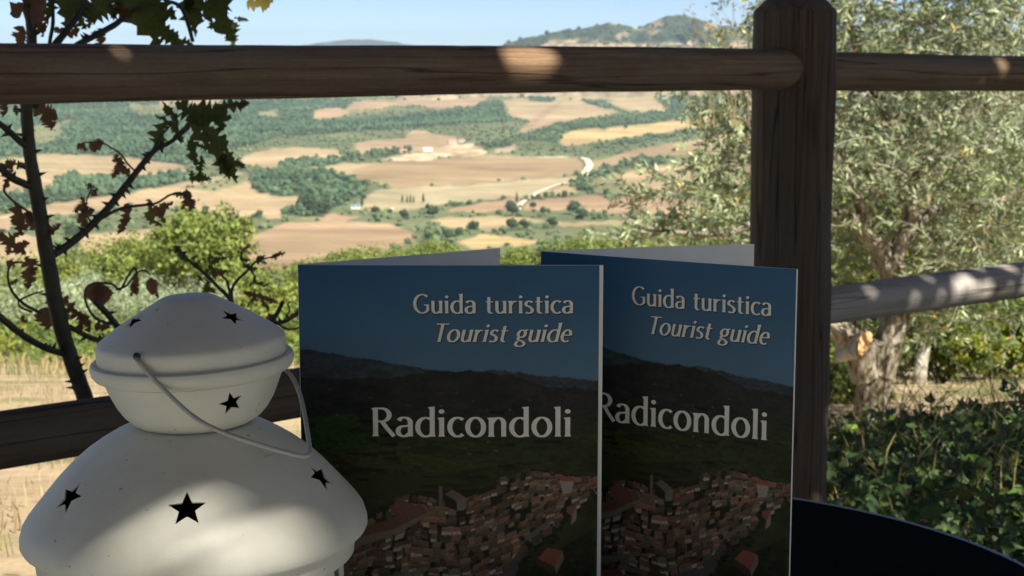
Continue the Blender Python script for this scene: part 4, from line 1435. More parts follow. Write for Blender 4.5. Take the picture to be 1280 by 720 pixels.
def ivy_bank():
    n = 21000
    X = g.uniform(.55, 3.4, n)
    Y = g.uniform(2.9, 6.3, n)
    Z = near_z(X, Y) + np.abs(g.normal(0, .045, n)) + .12 * fbm(X * 2.2, Y * 2.2, 3)
    keep = ((X > .62) | (Y > 3.4)) & ~((X < 1.25) & (Y > 5.6))
    c = np.stack([X, Y, Z], -1)[keep]
    n = len(c)
    nm = unit(g.normal(size=(n, 3)) * .55 + np.array([0, -.35, .8]))
    dr = unit(np.cross(nm, g.normal(size=(n, 3))))
    sd = np.cross(nm, dr)
    shape = np.array([(0, 0, 0), (.34, .05, .05), (.52, .34, .02), (.24, .45, .06), (.06, 1.0, -.04), (-.22, .48, .05), (-.5, .36, .02), (-.36, .06, .05)])
    s = (.015 + .034 * g.random(n) ** 1.5)[:, None, None]
    v = c[:, None] + (sd[:, None] * shape[None, :, :1] + dr[:, None] * shape[None, :, 1:2] + nm[:, None] * shape[None, :, 2:]) * s
    f = (np.arange(n) * 8)[:, None, None] + np.array([(0, 1, 2, 3), (0, 3, 4, 5), (0, 5, 6, 7)])[None]
    t = np.array([1, 1, 1])[None] * g.uniform(.5, 1.5, (n, 1)) * (.6 + .8 * fbm(c[:, 0] * 1.5, c[:, 1] * 1.5, 2)[:, None])
    br = g.random((n, 1))
    t = np.where(br < .05, np.array([2.6, 1.3, .9]), t)
    t = np.where((br > .05) & (br < .10), np.array([2.4, 2.2, 1.2]), t)
    o = link('ground_cover', mesh_np('ground_cover', v.reshape(-1, 3), f.reshape(-1, 4), np.repeat(t, 8, 0)), M['leaf_ivy'])
    return tag(o, kind='stuff')


ivy_bank()
_ub = []
_ur = np.random.default_rng(41)
for _ in range(150):
    y_ = _ur.uniform(21, 50)
    x_ = _ur.uniform(-.42, .05) * y_
    h_ = _ur.uniform(.2, .85) * (y_ / 30)
    z_ = float(near_z(np.array([x_]), np.array([y_]))[0])
    _ub.append((x_, y_, z_ + h_ * .45, h_ * _ur.uniform(.9, 1.8), h_, h_ * .8))
uo = crown_mesh('undergrowth', _ub, 30000, .12, .085, M['leaf_oak'], None, (.85, .95, .8), seed=8, clump=.4, tint2=(1.3, 1.15, .7))


def grass_field(name, n, xr, yr, h0, h1, w, tint, mat, seed, mask=None, lean=.4):
    g = np.random.default_rng(seed)
    X = g.uniform(*xr, n)
    Y = yr[0] + (yr[1] - yr[0]) * g.random(n) ** 1.3
    k = fbm(X * 1.1 + 9, Y * 1.1 + 2, 3)
    keep = g.random(n) < np.clip((k - .3) * 3.0, .05, 1)
    if mask is not None:
        keep &= mask(X, Y)
    X, Y = X[keep], Y[keep]
    n = len(X)
    Z = near_z(X, Y)
    b = np.stack([X, Y, Z], -1)
    h = g.uniform(h0, h1, n)[:, None]
    ln = unit(g.normal(size=(n, 3)) * np.array([1, 1, 0]))
    sd = unit(np.cross(ln, np.array([0, 0, 1.])) + g.normal(size=(n, 3)) * .3)
    m = b + np.array([0, 0, 1.]) * h * .6 + ln * h * lean * .25
    t = b + np.array([0, 0, 1.]) * h + ln * h * lean
    v = np.stack([b - sd * w, b + sd * w, m + sd * w * .7, m - sd * w * .7, t], 1).reshape(-1, 3)
    o5 = (np.arange(n) * 5)[:, None]
    q = o5 + np.array([[0, 1, 2, 3]])
    tr = o5 + np.array([[3, 2, 4]])
    c = np.array(tint)[None] * g.uniform(.6, 1.35, (n, 1)) * (1 + g.normal(size=(n, 3)) * .06)
    gr = (fbm(X * .5 + 60, Y * .5 + 30, 3) > .58) & (g.random(n) < .6)
    c = np.where(gr[:, None], np.array([.42, .62, .35]) * g.uniform(.6, 1.3, (n, 1)), c)
    return tag(link(name, mesh_np(name, v, [q, tr], np.repeat(c, 5, 0)), mat), kind='stuff')


grass_field('dry_grass', 26000, (-5.5, 6.5), (3.2, 20), .025, .09, .0035, (1.0, 1.0, 1.0), M['grass'], 3, lambda X, Y: ~((X > .6) & (Y < 6.2)))
grass_field('far_dry_grass', 16000, (-15, 4), (17, 44), .08, .26, .009, (.95, .92, .85), M['grass'], 13)
grass_field('tall_grass', 2600, (.75, 3.0), (3.3, 6.0), .08, .36, .0022, (.5, .52, .34), M['grass'], 5, None, .9)

# ------------------------------------------------------------------ table
TBL = .721
TC = (.066, .90)
TR = .275
tab = empty('round_table', (TC[0], TC[1], 0))
prof = [(0, TBL - .022), (TR - .004, TBL - .022), (TR, TBL - .018), (TR, TBL - .005)]
mb = MB()


def lathe(mb, prof, n=96, close=False):
    vs, fs = [], []
    for r, z in prof:
        for k in range(n):
            a = 6.28318 * k / n
            vs.append((r * math.cos(a), r * math.sin(a), z))
    m = len(prof)
    for i in range(m - 1 + (1 if close else 0)):
        for k in range(n):
            a, b = i * n + k, i * n + (k + 1) % n
            j = ((i + 1) % m) * n
            fs.append((a, b, j + (k + 1) % n, j + k))
    mb.add(vs, fs)


lathe(mb, [(.0005, TBL), (TR - .0032, TBL), (TR - .003, TBL - .02), (.0005, TBL - .02)])
mb.build('table_top', M['table'], tab, False)
mb = MB()
lathe(mb, [(TR - .0028, TBL - .021), (TR - .0028, TBL + .0004), (TR - .0010, TBL + .0006), (TR, TBL - .001), (TR, TBL - .021)], 128, True)
mb.build('table_edge', M['edge'], tab, True)
mb = MB()
lathe(mb, [(.022, .03), (.022, TBL - .0205)], 24)
lathe(mb, [(.0005, .0), (.19, .0), (.19, .012), (.03, .03), (.0005, .03)], 48)
mb.build('pedestal', M['table'], tab, True)
tag(tab, 'round black table with a thin bright edge under the booklets', 'table')

# ------------------------------------------------------------------ lantern
LD_ = .72
lpx = LD_ / FPX
LX = P(238, 500, LD_).x
lan = empty('lantern', (LX, LD_, TBL))


def zpx(y):                               # picture row on the silhouette -> height above the table
    return P(238, y, LD_).z - TBL


def shell(name, prof, parent, mat, wall=.0009, n=112, rot=0, cz=0, stars=()):
    """Sheet-metal lathe with wall thickness and star holes cut through."""
    sp = prof
    inner = [(max(r - wall, .0004), z - wall * .3) for r, z in sp][::-1]
    mb = MB()
    lathe(mb, list(sp) + inner, n, True)
    o = mb.build(name, mat, parent, True)
    cutters = []
    for (az, z, r, size, slope, spin) in stars:
        az += math.atan(402 / FPX)
        c = MB()
        d = Vector((math.sin(az), -math.cos(az), 0))
        nrm = (d * math.cos(slope) + Vector((0, 0, 1)) * math.sin(slope)).normalized()
        u = Vector((0, 0, 1)).cross(nrm).normalized()
        w = nrm.cross(u)
        ctr = d * r + Vector((0, 0, z))
        pts = []
        for k in range(10):
            a = math.pi / 2 + spin + math.pi * k / 5
            q = size * (1 if k % 2 == 0 else .43)
            pts.append(u * math.cos(a) * q + w * math.sin(a) * q)
        vs = [ctr + p + nrm * .014 for p in pts] + [ctr + p - nrm * .014 for p in pts] + [ctr + nrm * .014, ctr - nrm * .014]
        fs = [(20, k, (k + 1) % 10) for k in range(10)] + [(21, 10 + (k + 1) % 10, 10 + k) for k in range(10)] + [(k, 10 + k, 10 + (k + 1) % 10, (k + 1) % 10) for k in range(10)]
        c.add(vs, fs)
        co_ = c.build('cutter', None)
        md = o.modifiers.new('b', 'BOOLEAN')
        md.operation = 'DIFFERENCE'
        md.solver = 'EXACT'
        md.object = co_
        co_.parent = parent
        cutters.append(co_)
    if cutters:
        bpy.context.view_layer.update()
        dg = bpy.context.evaluated_depsgraph_get()
        me = bpy.data.meshes.new_from_object(o.evaluated_get(dg))
        o.modifiers.clear()
        o.data = me
        if not me.materials:
            me.materials.append(mat)
        for c in cutters:
            bpy.data.objects.remove(c, do_unlink=True)
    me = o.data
    me.materials.append(M['inner_shade'])  # inward faces get the painted shade colour
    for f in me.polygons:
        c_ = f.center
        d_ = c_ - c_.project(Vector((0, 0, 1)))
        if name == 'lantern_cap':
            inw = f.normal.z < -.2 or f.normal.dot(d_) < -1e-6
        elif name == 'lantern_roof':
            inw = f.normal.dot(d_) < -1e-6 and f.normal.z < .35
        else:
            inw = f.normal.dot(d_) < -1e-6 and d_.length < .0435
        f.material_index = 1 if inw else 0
    try:
        o.data.set_sharp_from_angle(angle=rad(30))
    except Exception:
        pass
    return o


def pr_(rows):
    return [(hw * lpx, zpx(y)) for hw, y in rows]


# lower roof (from the neck down to the wide rim)
roof_prof = pr_([(58, 527), (66, 526.5), (78, 528.5), (98, 536), (118, 547), (135, 558), (153, 572), (170, 588), (186, 605.5), (199, 620), (209.5, 632), (216.5, 642), (219, 650), (220, 653), (220.2, 660), (218.5, 663), (210, 665), (206, 667), (204.5, 671), (203, 682), (202, 692)])
stars_roof = []


def star_at(qx, qy, hw, slope, spin, size, dz=0):
    """Azimuth of a star seen at px qx on a ring of half-width hw px."""
    s = (qx - 238) / hw
    s = max(-.97, min(.97, s))
    return math.asin(s)


def ring_z(prof, r):
    rs = [a for a, _ in prof]
    zs = [b for _, b in prof]
    return float(np.interp(r, rs, zs))


outer = roof_prof[:13]
for az in (rad(-61), rad(-3), rad(67), rad(135), rad(210)):
    rr = 171 * lpx
    stars_roof.append((az, ring_z(outer, rr), rr, 23.5 * lpx, rad(47), 0))
roof_o = shell('lantern_roof', roof_prof, lan, M['enamel'], stars=stars_roof)

bowl_prof = pr_([(59, 530), (61, 529), (70, 527), (82, 520), (91, 511), (99, 499), (106, 484), (111, 472), (114.5, 466), (119, 465), (123, 463), (126.5, 458.5), (128, 453), (128, 449), (126.5, 445.8), (123, 444.6), (119.5, 446), (118, 446)])
bz = [(r, z) for r, z in bowl_prof[:9]]
stars_bowl = []
for k in range(3):
    az = rad(24.5) + k * 2 * math.pi / 3
    rr = 104 * lpx
    stars_bowl.append((az, ring_z(bz, rr), rr, 16.5 * lpx, rad(-26), rad(14)))
bowl_o = shell('lantern_bowl', bowl_prof, lan, M['enamel'], stars=stars_bowl)

cap_prof = pr_([(118.5, 447), (119, 441), (118.8, 429), (118.6, 426.5), (117.4, 423.5), (115, 420.8), (110, 417), (102, 411), (90, 403.5), (76, 395), (62, 387), (48, 379), (38, 373.5), (32, 370.8), (28, 369.8), (1, 369.5)])
cb_ = [(r, z) for r, z in cap_prof[::-1]]
stars_cap = []
for k in range(3):
    az = (rad(47), rad(-70), rad(170))[k] + 0 * k * 2 * math.pi / 3
    rr = 72 * lpx
    stars_cap.append((az, ring_z(cb_, rr), rr, 15.5 * lpx, rad(62), rad(6)))
cap_o = shell('lantern_cap', cap_prof, lan, M['enamel'], stars=stars_cap)
for o in (cap_o, bowl_o):
    zc = zpx(460)
    o.matrix_basis = Matrix.Translation((5 * lpx, 0, zc)) @ Matrix.Rotation(rad(-2.6), 4, 'Y') @ Matrix.Translation((0, 0, -zc))
zc = zpx(655)
roof_o.matrix_basis = Matrix.Translation((3 * lpx, 0, zc)) @ Matrix.Rotation(rad(-1.0), 4, 'Y') @ Matrix.Translation((0, 0, -zc))
# glazed body
mb = MB()
zb = zpx(690)
R1 = 196 * lpx
for k in range(8):
    a = 6.283 * (k + .5) / 8
    c = Vector((math.cos(a) * R1 * .97, math.sin(a) * R1 * .97, 0))
    t_ = Vector((-math.sin(a), math.cos(a), 0))
    n_v = Vector((math.cos(a), math.sin(a), 0))
    w = .007
    vs = [c + t_ * sx * w + n_v * sy * .0012 + Vector((0, 0, z)) for sx in (-1, 1) for sy in (-1, 1) for z in (.012, zb + .004)]
    m_ = MB()
    m_.add(vs, [(0, 1, 3, 2), (4, 6, 7, 5), (0, 4, 5, 1), (2, 3, 7, 6), (0, 2, 6, 4), (1, 5, 7, 3)])
    m_.build('upright', M['enamel'], lan)
mg, nt, b = new_mat('lantern_glass')
b.inputs['Roughness'].default_value = .08
b.inputs['Base Color'].default_value = (.9, .95, .95, 1)
b.inputs['Transmission Weight'].default_value = 1.0
nz_ = noise(nt, 40, 3, objco(nt))
bump(nt, b, nz_, .05, .001)
for k in range(8):
    a0, a1 = 6.283 * (k + .5) / 8, 6.283 * (k + 1.5) / 8
    p0 = Vector((math.cos(a0) * R1 * .95, math.sin(a0) * R1 * .95, 0))
    p1 = Vector((math.cos(a1) * R1 * .95, math.sin(a1) * R1 * .95, 0))
    q = (p0 + p1).normalized() * .0012
    m_ = MB()
    m_.add([p0 + Vector((0, 0, .013)), p1 + Vector((0, 0, .013)), p1 + Vector((0, 0, zb)), p0 + Vector((0, 0, zb)), p0 - q + Vector((0, 0, .013)), p1 - q + Vector((0, 0, .013)), p1 - q + Vector((0, 0, zb)), p0 - q + Vector((0, 0, zb))],
           [(0, 1, 2, 3), (7, 6, 5, 4), (0, 4, 5, 1), (1, 5, 6, 2), (2, 6, 7, 3), (3, 7, 4, 0)])
    m_.build('pane', mg, lan)
mb = MB()
lathe(mb, [(.0005, .0005), (R1 * 1.04, .0005), (R1 * 1.04, .012), (R1 * .98, .014), (.0005, .014)], 96)
mb.build('lantern_base', M['enamel'], lan, True)
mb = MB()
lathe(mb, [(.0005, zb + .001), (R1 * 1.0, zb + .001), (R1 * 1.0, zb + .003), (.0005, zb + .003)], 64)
mb.build('light_block_disc', M['inner_shade'], lan, True)  # added disc, keeps bright ground from showing through the star holes
# wire bail, hanging forward to the right


def lp(qx, qy, Y):
    return P(qx, qy, Y) - Vector(lan.location)


bail = [lp(171, 447, .6815), lp(173, 453, .678), lp(182, 463, .677), lp(210, 492, .672), (lp(236, 516, .668)), lp(262, 533, .664), lp(300, 548, .660), lp(345, 562, .659), lp(372, 569, .660), lp(383, 570, .662), lp(387, 564, .666), lp(385, 545, .676),
        lp(378, 505, .70), lp(371, 483, .718), lp(362, 467, .732), lp(345, 455, .745), lp(318, 447, .755), lp(304, 443, .7555)]
mb = MB()
sp = spline([tuple(b_) for b_ in bail], 6)
mb.tube(sp, [2.9 * lpx] * len(sp), 10)
mb.build('handle', M['metal_wire'], lan, True)
mb = MB()
mb.tube([lp(170, 443, .690), lp(171, 446, .6795)], [4.5 * lpx, 4.5 * lpx], 10)
mb.build('handle_hole', M['glass_dark'], lan, True)
mb = MB()
lathe(mb, [(.0005, .0145), (.019, .0145), (.019, .055), (.0005, .055)], 32)
mb.build('candle', M['paper'], lan, True)
tag(lan, 'white enamelled metal lantern with star cut-outs and a wire handle', 'lantern')

# ------------------------------------------------------------------ booklets
BW, BH = .150, .2105
PW, PH = 380, 532                          # print raster, one cell per photo pixel of the left booklet


def srgb(r, g_, b_):
    return np.array([((c / 255.) / 12.92 if c / 255. < .04045 else ((c / 255. + .055) / 1.055) ** 2.4) for c in (r, g_, b_)])


def cover_print():
    gg = np.random.default_rng(2024)
    yy, xx = np.mgrid[0:PH, 0:PW].astype(float)
    img = np.zeros((PH, PW, 3))
    t = np.clip(yy / 150, 0, 1)[..., None]
    img[:] = np.array([.034, .105, .205]) * (1 - t) + np.array([.085, .16, .245]) * t
    img *= (1 + (fbm(xx / 50, yy / 40, 3)[..., None] - .5) * .15)
    # far hills
    hl = np.interp(xx[0], [0, 30, 60, 100, 150, 200, 250, 300, 340, 380], [103, 106, 111, 116, 126, 130, 128, 134, 138, 141])
    hl = hl + (fbm(xx[0] / 9, xx[0] * 0, 3) - .5) * 4
    n_ = fbm(xx / 26, yy / 9, 4)[..., None]
    far = np.array([.038, .047, .056]) * (.6 + .8 * n_)
    img = np.where((yy > hl[None])[..., None], far, img)
    h2 = np.interp(xx[0], [0, 60, 110, 160, 210, 240, 280, 320, 380], [138, 140, 139, 131, 129, 131, 137, 150, 152]) + (fbm(xx[0] / 12 + 9, xx[0] * 0, 3) - .5) * 6
    near = np.array([.021, .021, .021]) * (.5 + 1.0 * n_)
    img = np.where((yy > h2[None])[..., None], near, img)
    # fields
    fade = np.clip((yy - 175) / 40, 0, 1)[..., None]
    n2 = fbm(xx / 42 + 3, yy / 14 + 8, 4)[..., None]
    n3 = fbm(xx / 9, yy / 5, 3)[..., None]
    fieldc = np.array([.024, .032, .011]) * (.3 + 1.4 * n2) * (.7 + .6 * n3)
    img = np.where(yy[..., None] > 165, img * (1 - fade) + fieldc * fade, img)

    def fill(pts, c, jit=.15):
        xs_, ys_ = [p[0] for p in pts], [p[1] for p in pts]
        x0, x1 = max(0, int(min(xs_)) - 1), min(PW, int(max(xs_)) + 2)
        y0, y1 = max(0, int(min(ys_)) - 1), min(PH, int(max(ys_)) + 2)
        if x1 <= x0 or y1 <= y0:
            return
        m = pip(pts, xx[y0:y1, x0:x1] + .01, yy[y0:y1, x0:x1] + .01)
        cc = np.array(c) * (1 + (gg.random((y1 - y0, x1 - x0, 1)) - .5) * jit * 2)
        img[y0:y1, x0:x1][m] = cc[m]

    fill([(14, 190), (70, 182), (78, 196), (40, 212), (14, 214)], (.022, .046, .009))
    fill([(0, 216), (60, 205), (110, 214), (60, 228), (0, 232)], (.019, .048, .010))
    fill([(40, 232), (110, 226), (190, 240), (260, 246), (190, 256), (70, 250)], (.040, .046, .013))
    fill([(180, 214), (270, 226), (240, 232), (180, 224)], (.028, .036, .010))
    fill([(50, 262), (150, 258), (220, 268), (130, 285), (60, 282)], (.030, .036, .011))
    fill([(300, 210), (378, 220), (378, 236), (310, 226)], (.022, .03, .012))
    for _ in range(70):
        a, b_ = gg.uniform(0, PW), gg.uniform(178, 300)
        w, h = gg.uniform(8, 34), gg.uniform(1.2, 3)
        fill([(a, b_), (a + w, b_ + gg.uniform(-3, 4)), (a + w, b_ + h + 2), (a, b_ + h)], np.array([.016, .018, .010]) * gg.uniform(.4, 1.3))
    # town: rows of houses climbing to the ridge, drawn back to front
    band_t = [(55, 345), (95, 312), (140, 285), (180, 292), (215, 288), (255, 268), (300, 255), (340, 262), (372, 268)]
    band_b = [(0, 440), (55, 420), (120, 432), (200, 430), (250, 400), (290, 350), (330, 318), (372, 282)]
    hs = []
    for _ in range(1500):
        a = gg.uniform(20, 372)
        t0 = np.interp(a, [q[0] for q in band_t], [q[1] for q in band_t])
        b0 = np.interp(a, [q[0] for q in band_b], [q[1] for q in band_b])
        b_ = gg.uniform(t0, b0)
        if b_ <= t0:
            continue
        hs.append((b_, a))
    hs.sort()
    TOWN = 1.0
    fill([(40, 410), (60, 340), (100, 300), (150, 280), (230, 276), (300, 255), (372, 262), (372, 285), (300, 340), (250, 400), (200, 440), (60, 430)], (.016, .015, .011), .6)
    bt = lambda x: np.interp(x, [q[0] for q in band_t], [q[1] for q in band_t])
    bb_ = lambda x: np.interp(x, [q[0] for q in band_b], [q[1] for q in band_b])
    NR = 15
    for r_ in range(NR):
        fr = (r_ + .3) / NR
        x = 20 + gg.uniform(0, 10)
        while x < 374:
            t0, b0 = bt(x), bb_(x)
            if b0 - t0 < 4 or (b0 - t0) < 60 and r_ % 2:
                x += 8
                continue
            yb_ = t0 + (b0 - t0) * fr + 2.5 * math.sin(x / 23. + r_) + gg.uniform(-1.6, 1.6)
            sc = .62 + .45 * (yb_ - 255) / 170
            w = gg.uniform(7, 17) * sc
            t1, b1 = bt(x + w), bb_(x + w)
            y2_ = t1 + (b1 - t1) * fr + 2.5 * math.sin((x + w) / 23. + r_)
            rise = float(np.clip(y2_ - yb_, -.45 * w, .2 * w))
            h, dpt = gg.uniform(4, 8) * sc, gg.uniform(4.5, 8) * sc
            sk = gg.uniform(-3.5, 1.0) * sc
            lit = gg.random()
            wall = np.array([.40, .36, .28]) * (gg.uniform(.6, 1.2) if lit < .45 else gg.uniform(.08, .3))
            roof = np.array([.19, .105, .07]) * gg.uniform(.35, 1.3)
            if gg.random() < .25:
                roof = np.array([.15, .125, .085]) * gg.uniform(.5, 1.2)
            if gg.random() < .10:                      # a garden or a tree in the row
                for _k in range(4):
                    q, z = x + gg.uniform(0, w), yb_ + gg.uniform(-4, 6)
                    fill([(q, z), (q + 4, z - 3), (q + 8, z + 1), (q + 4, z + 5)], np.array([.012, .017, .008]) * gg.uniform(.5, 1.6), .6)
                x += w
                continue
            fill([(x - 1, yb_ + h - 1), (x + w + 1, yb_ + rise + h - 1), (x + w + 3, yb_ + rise + h + 4 * sc), (x + 2, yb_ + h + 4 * sc)], (.010, .010, .008), .5)
            fill([(x, yb_), (x + w, yb_ + rise), (x + w, yb_ + rise + h), (x, yb_ + h)], wall, .25)
            fill([(x + w, yb_ + rise), (x + w + 2.6 * sc, yb_ + rise - 3 * sc), (x + w + 2.6 * sc, yb_ + rise + h - 3 * sc), (x + w, yb_ + rise + h)], wall * .25, .3)
            fill([(x - .6, yb_ + 1), (x + w + .6, yb_ + rise + 1), (x + w + sk + 2.6 * sc, yb_ + rise - dpt), (x + sk + 2 * sc, yb_ - dpt)], roof, .28)
            fill([(x + sk + 2 * sc, yb_ - dpt - .4), (x + w + sk + 2.6 * sc, yb_ + rise - dpt - .4), (x + w + sk + 2.6 * sc, yb_ + rise - dpt + .9), (x + sk + 2 * sc, yb_ - dpt + .9)], roof * 1.35, .2)
            for k in range(int(w / 4)):
                for yy_ in (.35, .72):
                    if gg.random() < .6:
                        fx = x + 2 + k * 3.8
                        img[int(np.clip(yb_ + rise * (fx - x) / w + h * yy_, 0, PH - 1)), int(np.clip(fx, 0, PW - 1))] = wall * .22
            x += w + (gg.uniform(0, 1) if gg.random() < .75 else gg.uniform(3, 8))
    # church with its bell tower
    ch = lambda L: [(180 + (a - 180) * .72, 300 + (b - 300) * .72) for a, b in L]
    fill(ch([(184, 277), (206, 291), (206, 307), (184, 298)]), (.016, .015, .013))
    fill(ch([(184, 277), (198, 269), (222, 283), (207, 291)]), (.15, .115, .072), .2)
    fill(ch([(206, 291), (214, 283), (222, 284), (222, 302), (206, 307)]), (.17, .155, .13), .2)
    fill([(175, 298), (176, 274), (182, 273), (182, 298)], (.17, .12, .085), .25)
    fill([(180, 298), (180, 273.5), (182, 273), (182, 298)], (.05, .04, .03), .25)
    # long roofs left of the church
    fill([(56, 332), (112, 316), (152, 296), (162, 306), (118, 328), (60, 342)], (.13, .062, .042), .2)
    fill([(60, 342), (118, 328), (162, 306), (162, 311), (118, 336), (60, 354)], (.17, .145, .11), .2)
    fill([(112, 306), (122, 288), (150, 300), (160, 308), (130, 318)], (.15, .07, .048), .2)
    # pale street and road out to the lower right
    fill([(40, 398), (120, 388), (160, 376), (162, 381), (122, 394), (40, 404)], (.15, .135, .11), .3)
    fill([(286, 338), (322, 312), (326, 314), (290, 344)], (.12, .11, .09), .2)
    fill([(262, 380), (284, 344), (290, 346), (272, 390)], (.07, .066, .06), .2)
    fill([(214, 398), (238, 388), (274, 380), (256, 404), (236, 430), (214, 434)], (.085, .085, .088), .2)
    fill([(250, 400), (258, 396), (262, 430), (300, 470), (290, 474), (250, 436)], (.12, .11, .095), .2)
    fill([(286, 388), (306, 366), (372, 330), (378, 420), (340, 430), (300, 420)], (.013, .017, .008), .6)
    for _ in range(120):
        q, z = gg.uniform(275, 380), gg.uniform(335, 470)
        fill([(q, z), (q + 6, z - 3), (q + 10, z + 3), (q + 4, z + 6)], np.array([.016, .02, .009]) * gg.uniform(.3, 1.6), .6)
    fill([(302, 366), (314, 352), (334, 356), (324, 376)], (.24, .075, .05), .15)
    fill([(302, 366), (324, 376), (322, 386), (300, 374)], (.05, .03, .025), .2)
    fill([(324, 376), (334, 356), (336, 366), (326, 386)], (.17, .14, .11), .2)
    fill([(338, 306), (344, 298), (352, 300), (346, 312)], (.20, .08, .055), .15)
    fill([(346, 312), (352, 300), (351, 316), (344, 324)], (.24, .21, .165), .2)
    fill([(330, 266), (348, 268), (344, 282), (334, 284)], (.30, .28, .24), .2)
    fill([(328, 260), (346, 262), (350, 268), (332, 268)], (.26, .075, .055), .2)
    # lower part of the picture: gardens and scrub
    m = yy > 425
    n5 = fbm(xx / 12 + 7, yy / 9 + 3, 4)[..., None]
    low = np.array([.020, .024, .011]) * (.3 + 1.4 * n5)
    kk = np.clip((yy - 430) / 20, 0, 1)[..., None]
    img = np.where(m[..., None], img * (1 - kk * .85) + low * kk * .85, img)
    fill([(96, 410), (130, 404), (146, 420), (104, 428)], (.19, .07, .05), .2)
    fill([(104, 428), (146, 420), (146, 428), (106, 436)], (.2, .17, .14), .2)
    hm = ((yy > hl[None]) & (yy < 260))[..., None]
    n7 = fbm(xx / 5 + 70, yy / 2.5 + 10, 3)[..., None]
    img = np.where(hm, img * (.55 + .9 * n7), img)
    for _ in range(60):
        q, z = gg.uniform(0, PW), gg.uniform(150, 260)
        k = gg.uniform(1.5, 6)
        fill([(q, z), (q + k, z - .6), (q + k * 1.2, z + 1), (q + .4 * k, z + 1.4)], np.array([.10, .09, .07]) * gg.uniform(.4, 1.1), .4)
    p_ = np.pad(img, ((1, 1), (1, 1), (0, 0)), 'edge')
    bl_ = (p_[:-2, 1:-1] + p_[2:, 1:-1] + p_[1:-1, :-2] + p_[1:-1, 2:]) / 4
    img = img * .6 + bl_ * .4
    img *= (1 + (gg.random((PH, PW, 1)) - .5) * .10)
    return np.clip(img, .002, 1)


IMG = cover_print()

# -- lettering drawn with a broad nib
TH, TN = .135, .058


def arc(cx, cy, rx, ry, a0, a1, n=16):
    return [(cx + rx * math.cos(rad(a0 + (a1 - a0) * k / n)), cy + ry * math.sin(rad(a0 + (a1 - a0) * k / n))) for k in range(n + 1)]


XH = .66
GLY = {
    'i': (.22, [[(.11, 0), (.11, XH)]], [(.11, .87)]),
    'l': (.22, [[(.11, 0), (.11, 1.03)]], []),
    'u': (.52, [[(.09, XH), (.09, .25)] + arc(.235, .2, .145, .19, 180, 290, 10) + [(.40, .12)], [(.42, 0), (.42, XH)]], []),
    'd': (.56, [arc(.29, .325, .225, .325, 55, 325, 26), [(.46, 0), (.46, 1.03)]], []),
    'a': (.49, [[(.09, .55)] + arc(.235, .49, .165, .165, 130, 0, 12) + [(.40, .0)], [(.39, .38), (.27, .36)] + arc(.22, .18, .155, .175, 100, 290, 14) + [(.39, .12)]], []),
    't': (.36, [[(.15, .86), (.15, .18)] + arc(.27, .15, .12, .14, 180, 290, 8), [(.02, .61), (.33, .61)]], []),
    'r': (.38, [[(.1, 0), (.1, XH)], [(.1, .42), (.17, .56), (.25, .625), (.36, .625)]], []),
    's': (.40, [[(.345, .575)] + arc(.205, .495, .14, .145, 55, 215, 12) + [(.2, .36), (.29, .285)] + arc(.19, .155, .15, .15, 35, -140, 12)[0:]], []),
    'c': (.44, [arc(.28, .33, .215, .325, 50, 310, 24)], []),
    'n': (.54, [[(.1, 0), (.1, XH)], [(.1, .45), (.16, .56)] + arc(.29, .46, .145, .185, 130, 0, 10) + [(.435, 0)]], []),
    'o': (.56, [arc(.28, .33, .215, .325, 0, 360, 36)], []),
    'e': (.48, [[(.07, .36), (.41, .36)] + arc(.25, .36, .165, .285, 0, 120, 10) + arc(.265, .33, .205, .325, 130, 305, 16)], []),
    'g': (.49, [arc(.22, .44, .155, .2, 0, 360, 26), [(.32, .58), (.40, .645), (.47, .645)], [(.14, .26), (.09, .17), (.13, .09), (.3, .055)] + arc(.235, -.115, .19, .135, 55, -200, 22) + [(.1, .03)]], []),
    'G': (.72, [arc(.40, .5, .32, .49, 48, 312, 30) + [(.63, .14)], [(.63, .12), (.63, .44), (.47, .44)]], []),
    'T': (.56, [[(.02, .965), (.58, .965)], [(.30, .96), (.30, 0)]], []),
    'R': (.62, [[(.12, 0), (.12, .985)], [(.1, .965), (.28, .965)] + arc(.28, .74, .215, .225, 90, -90, 16) + [(.13, .515)], [(.30, .51), (.43, .28), (.62, 0)]], []),
    ' ': (.30, [], []),
}


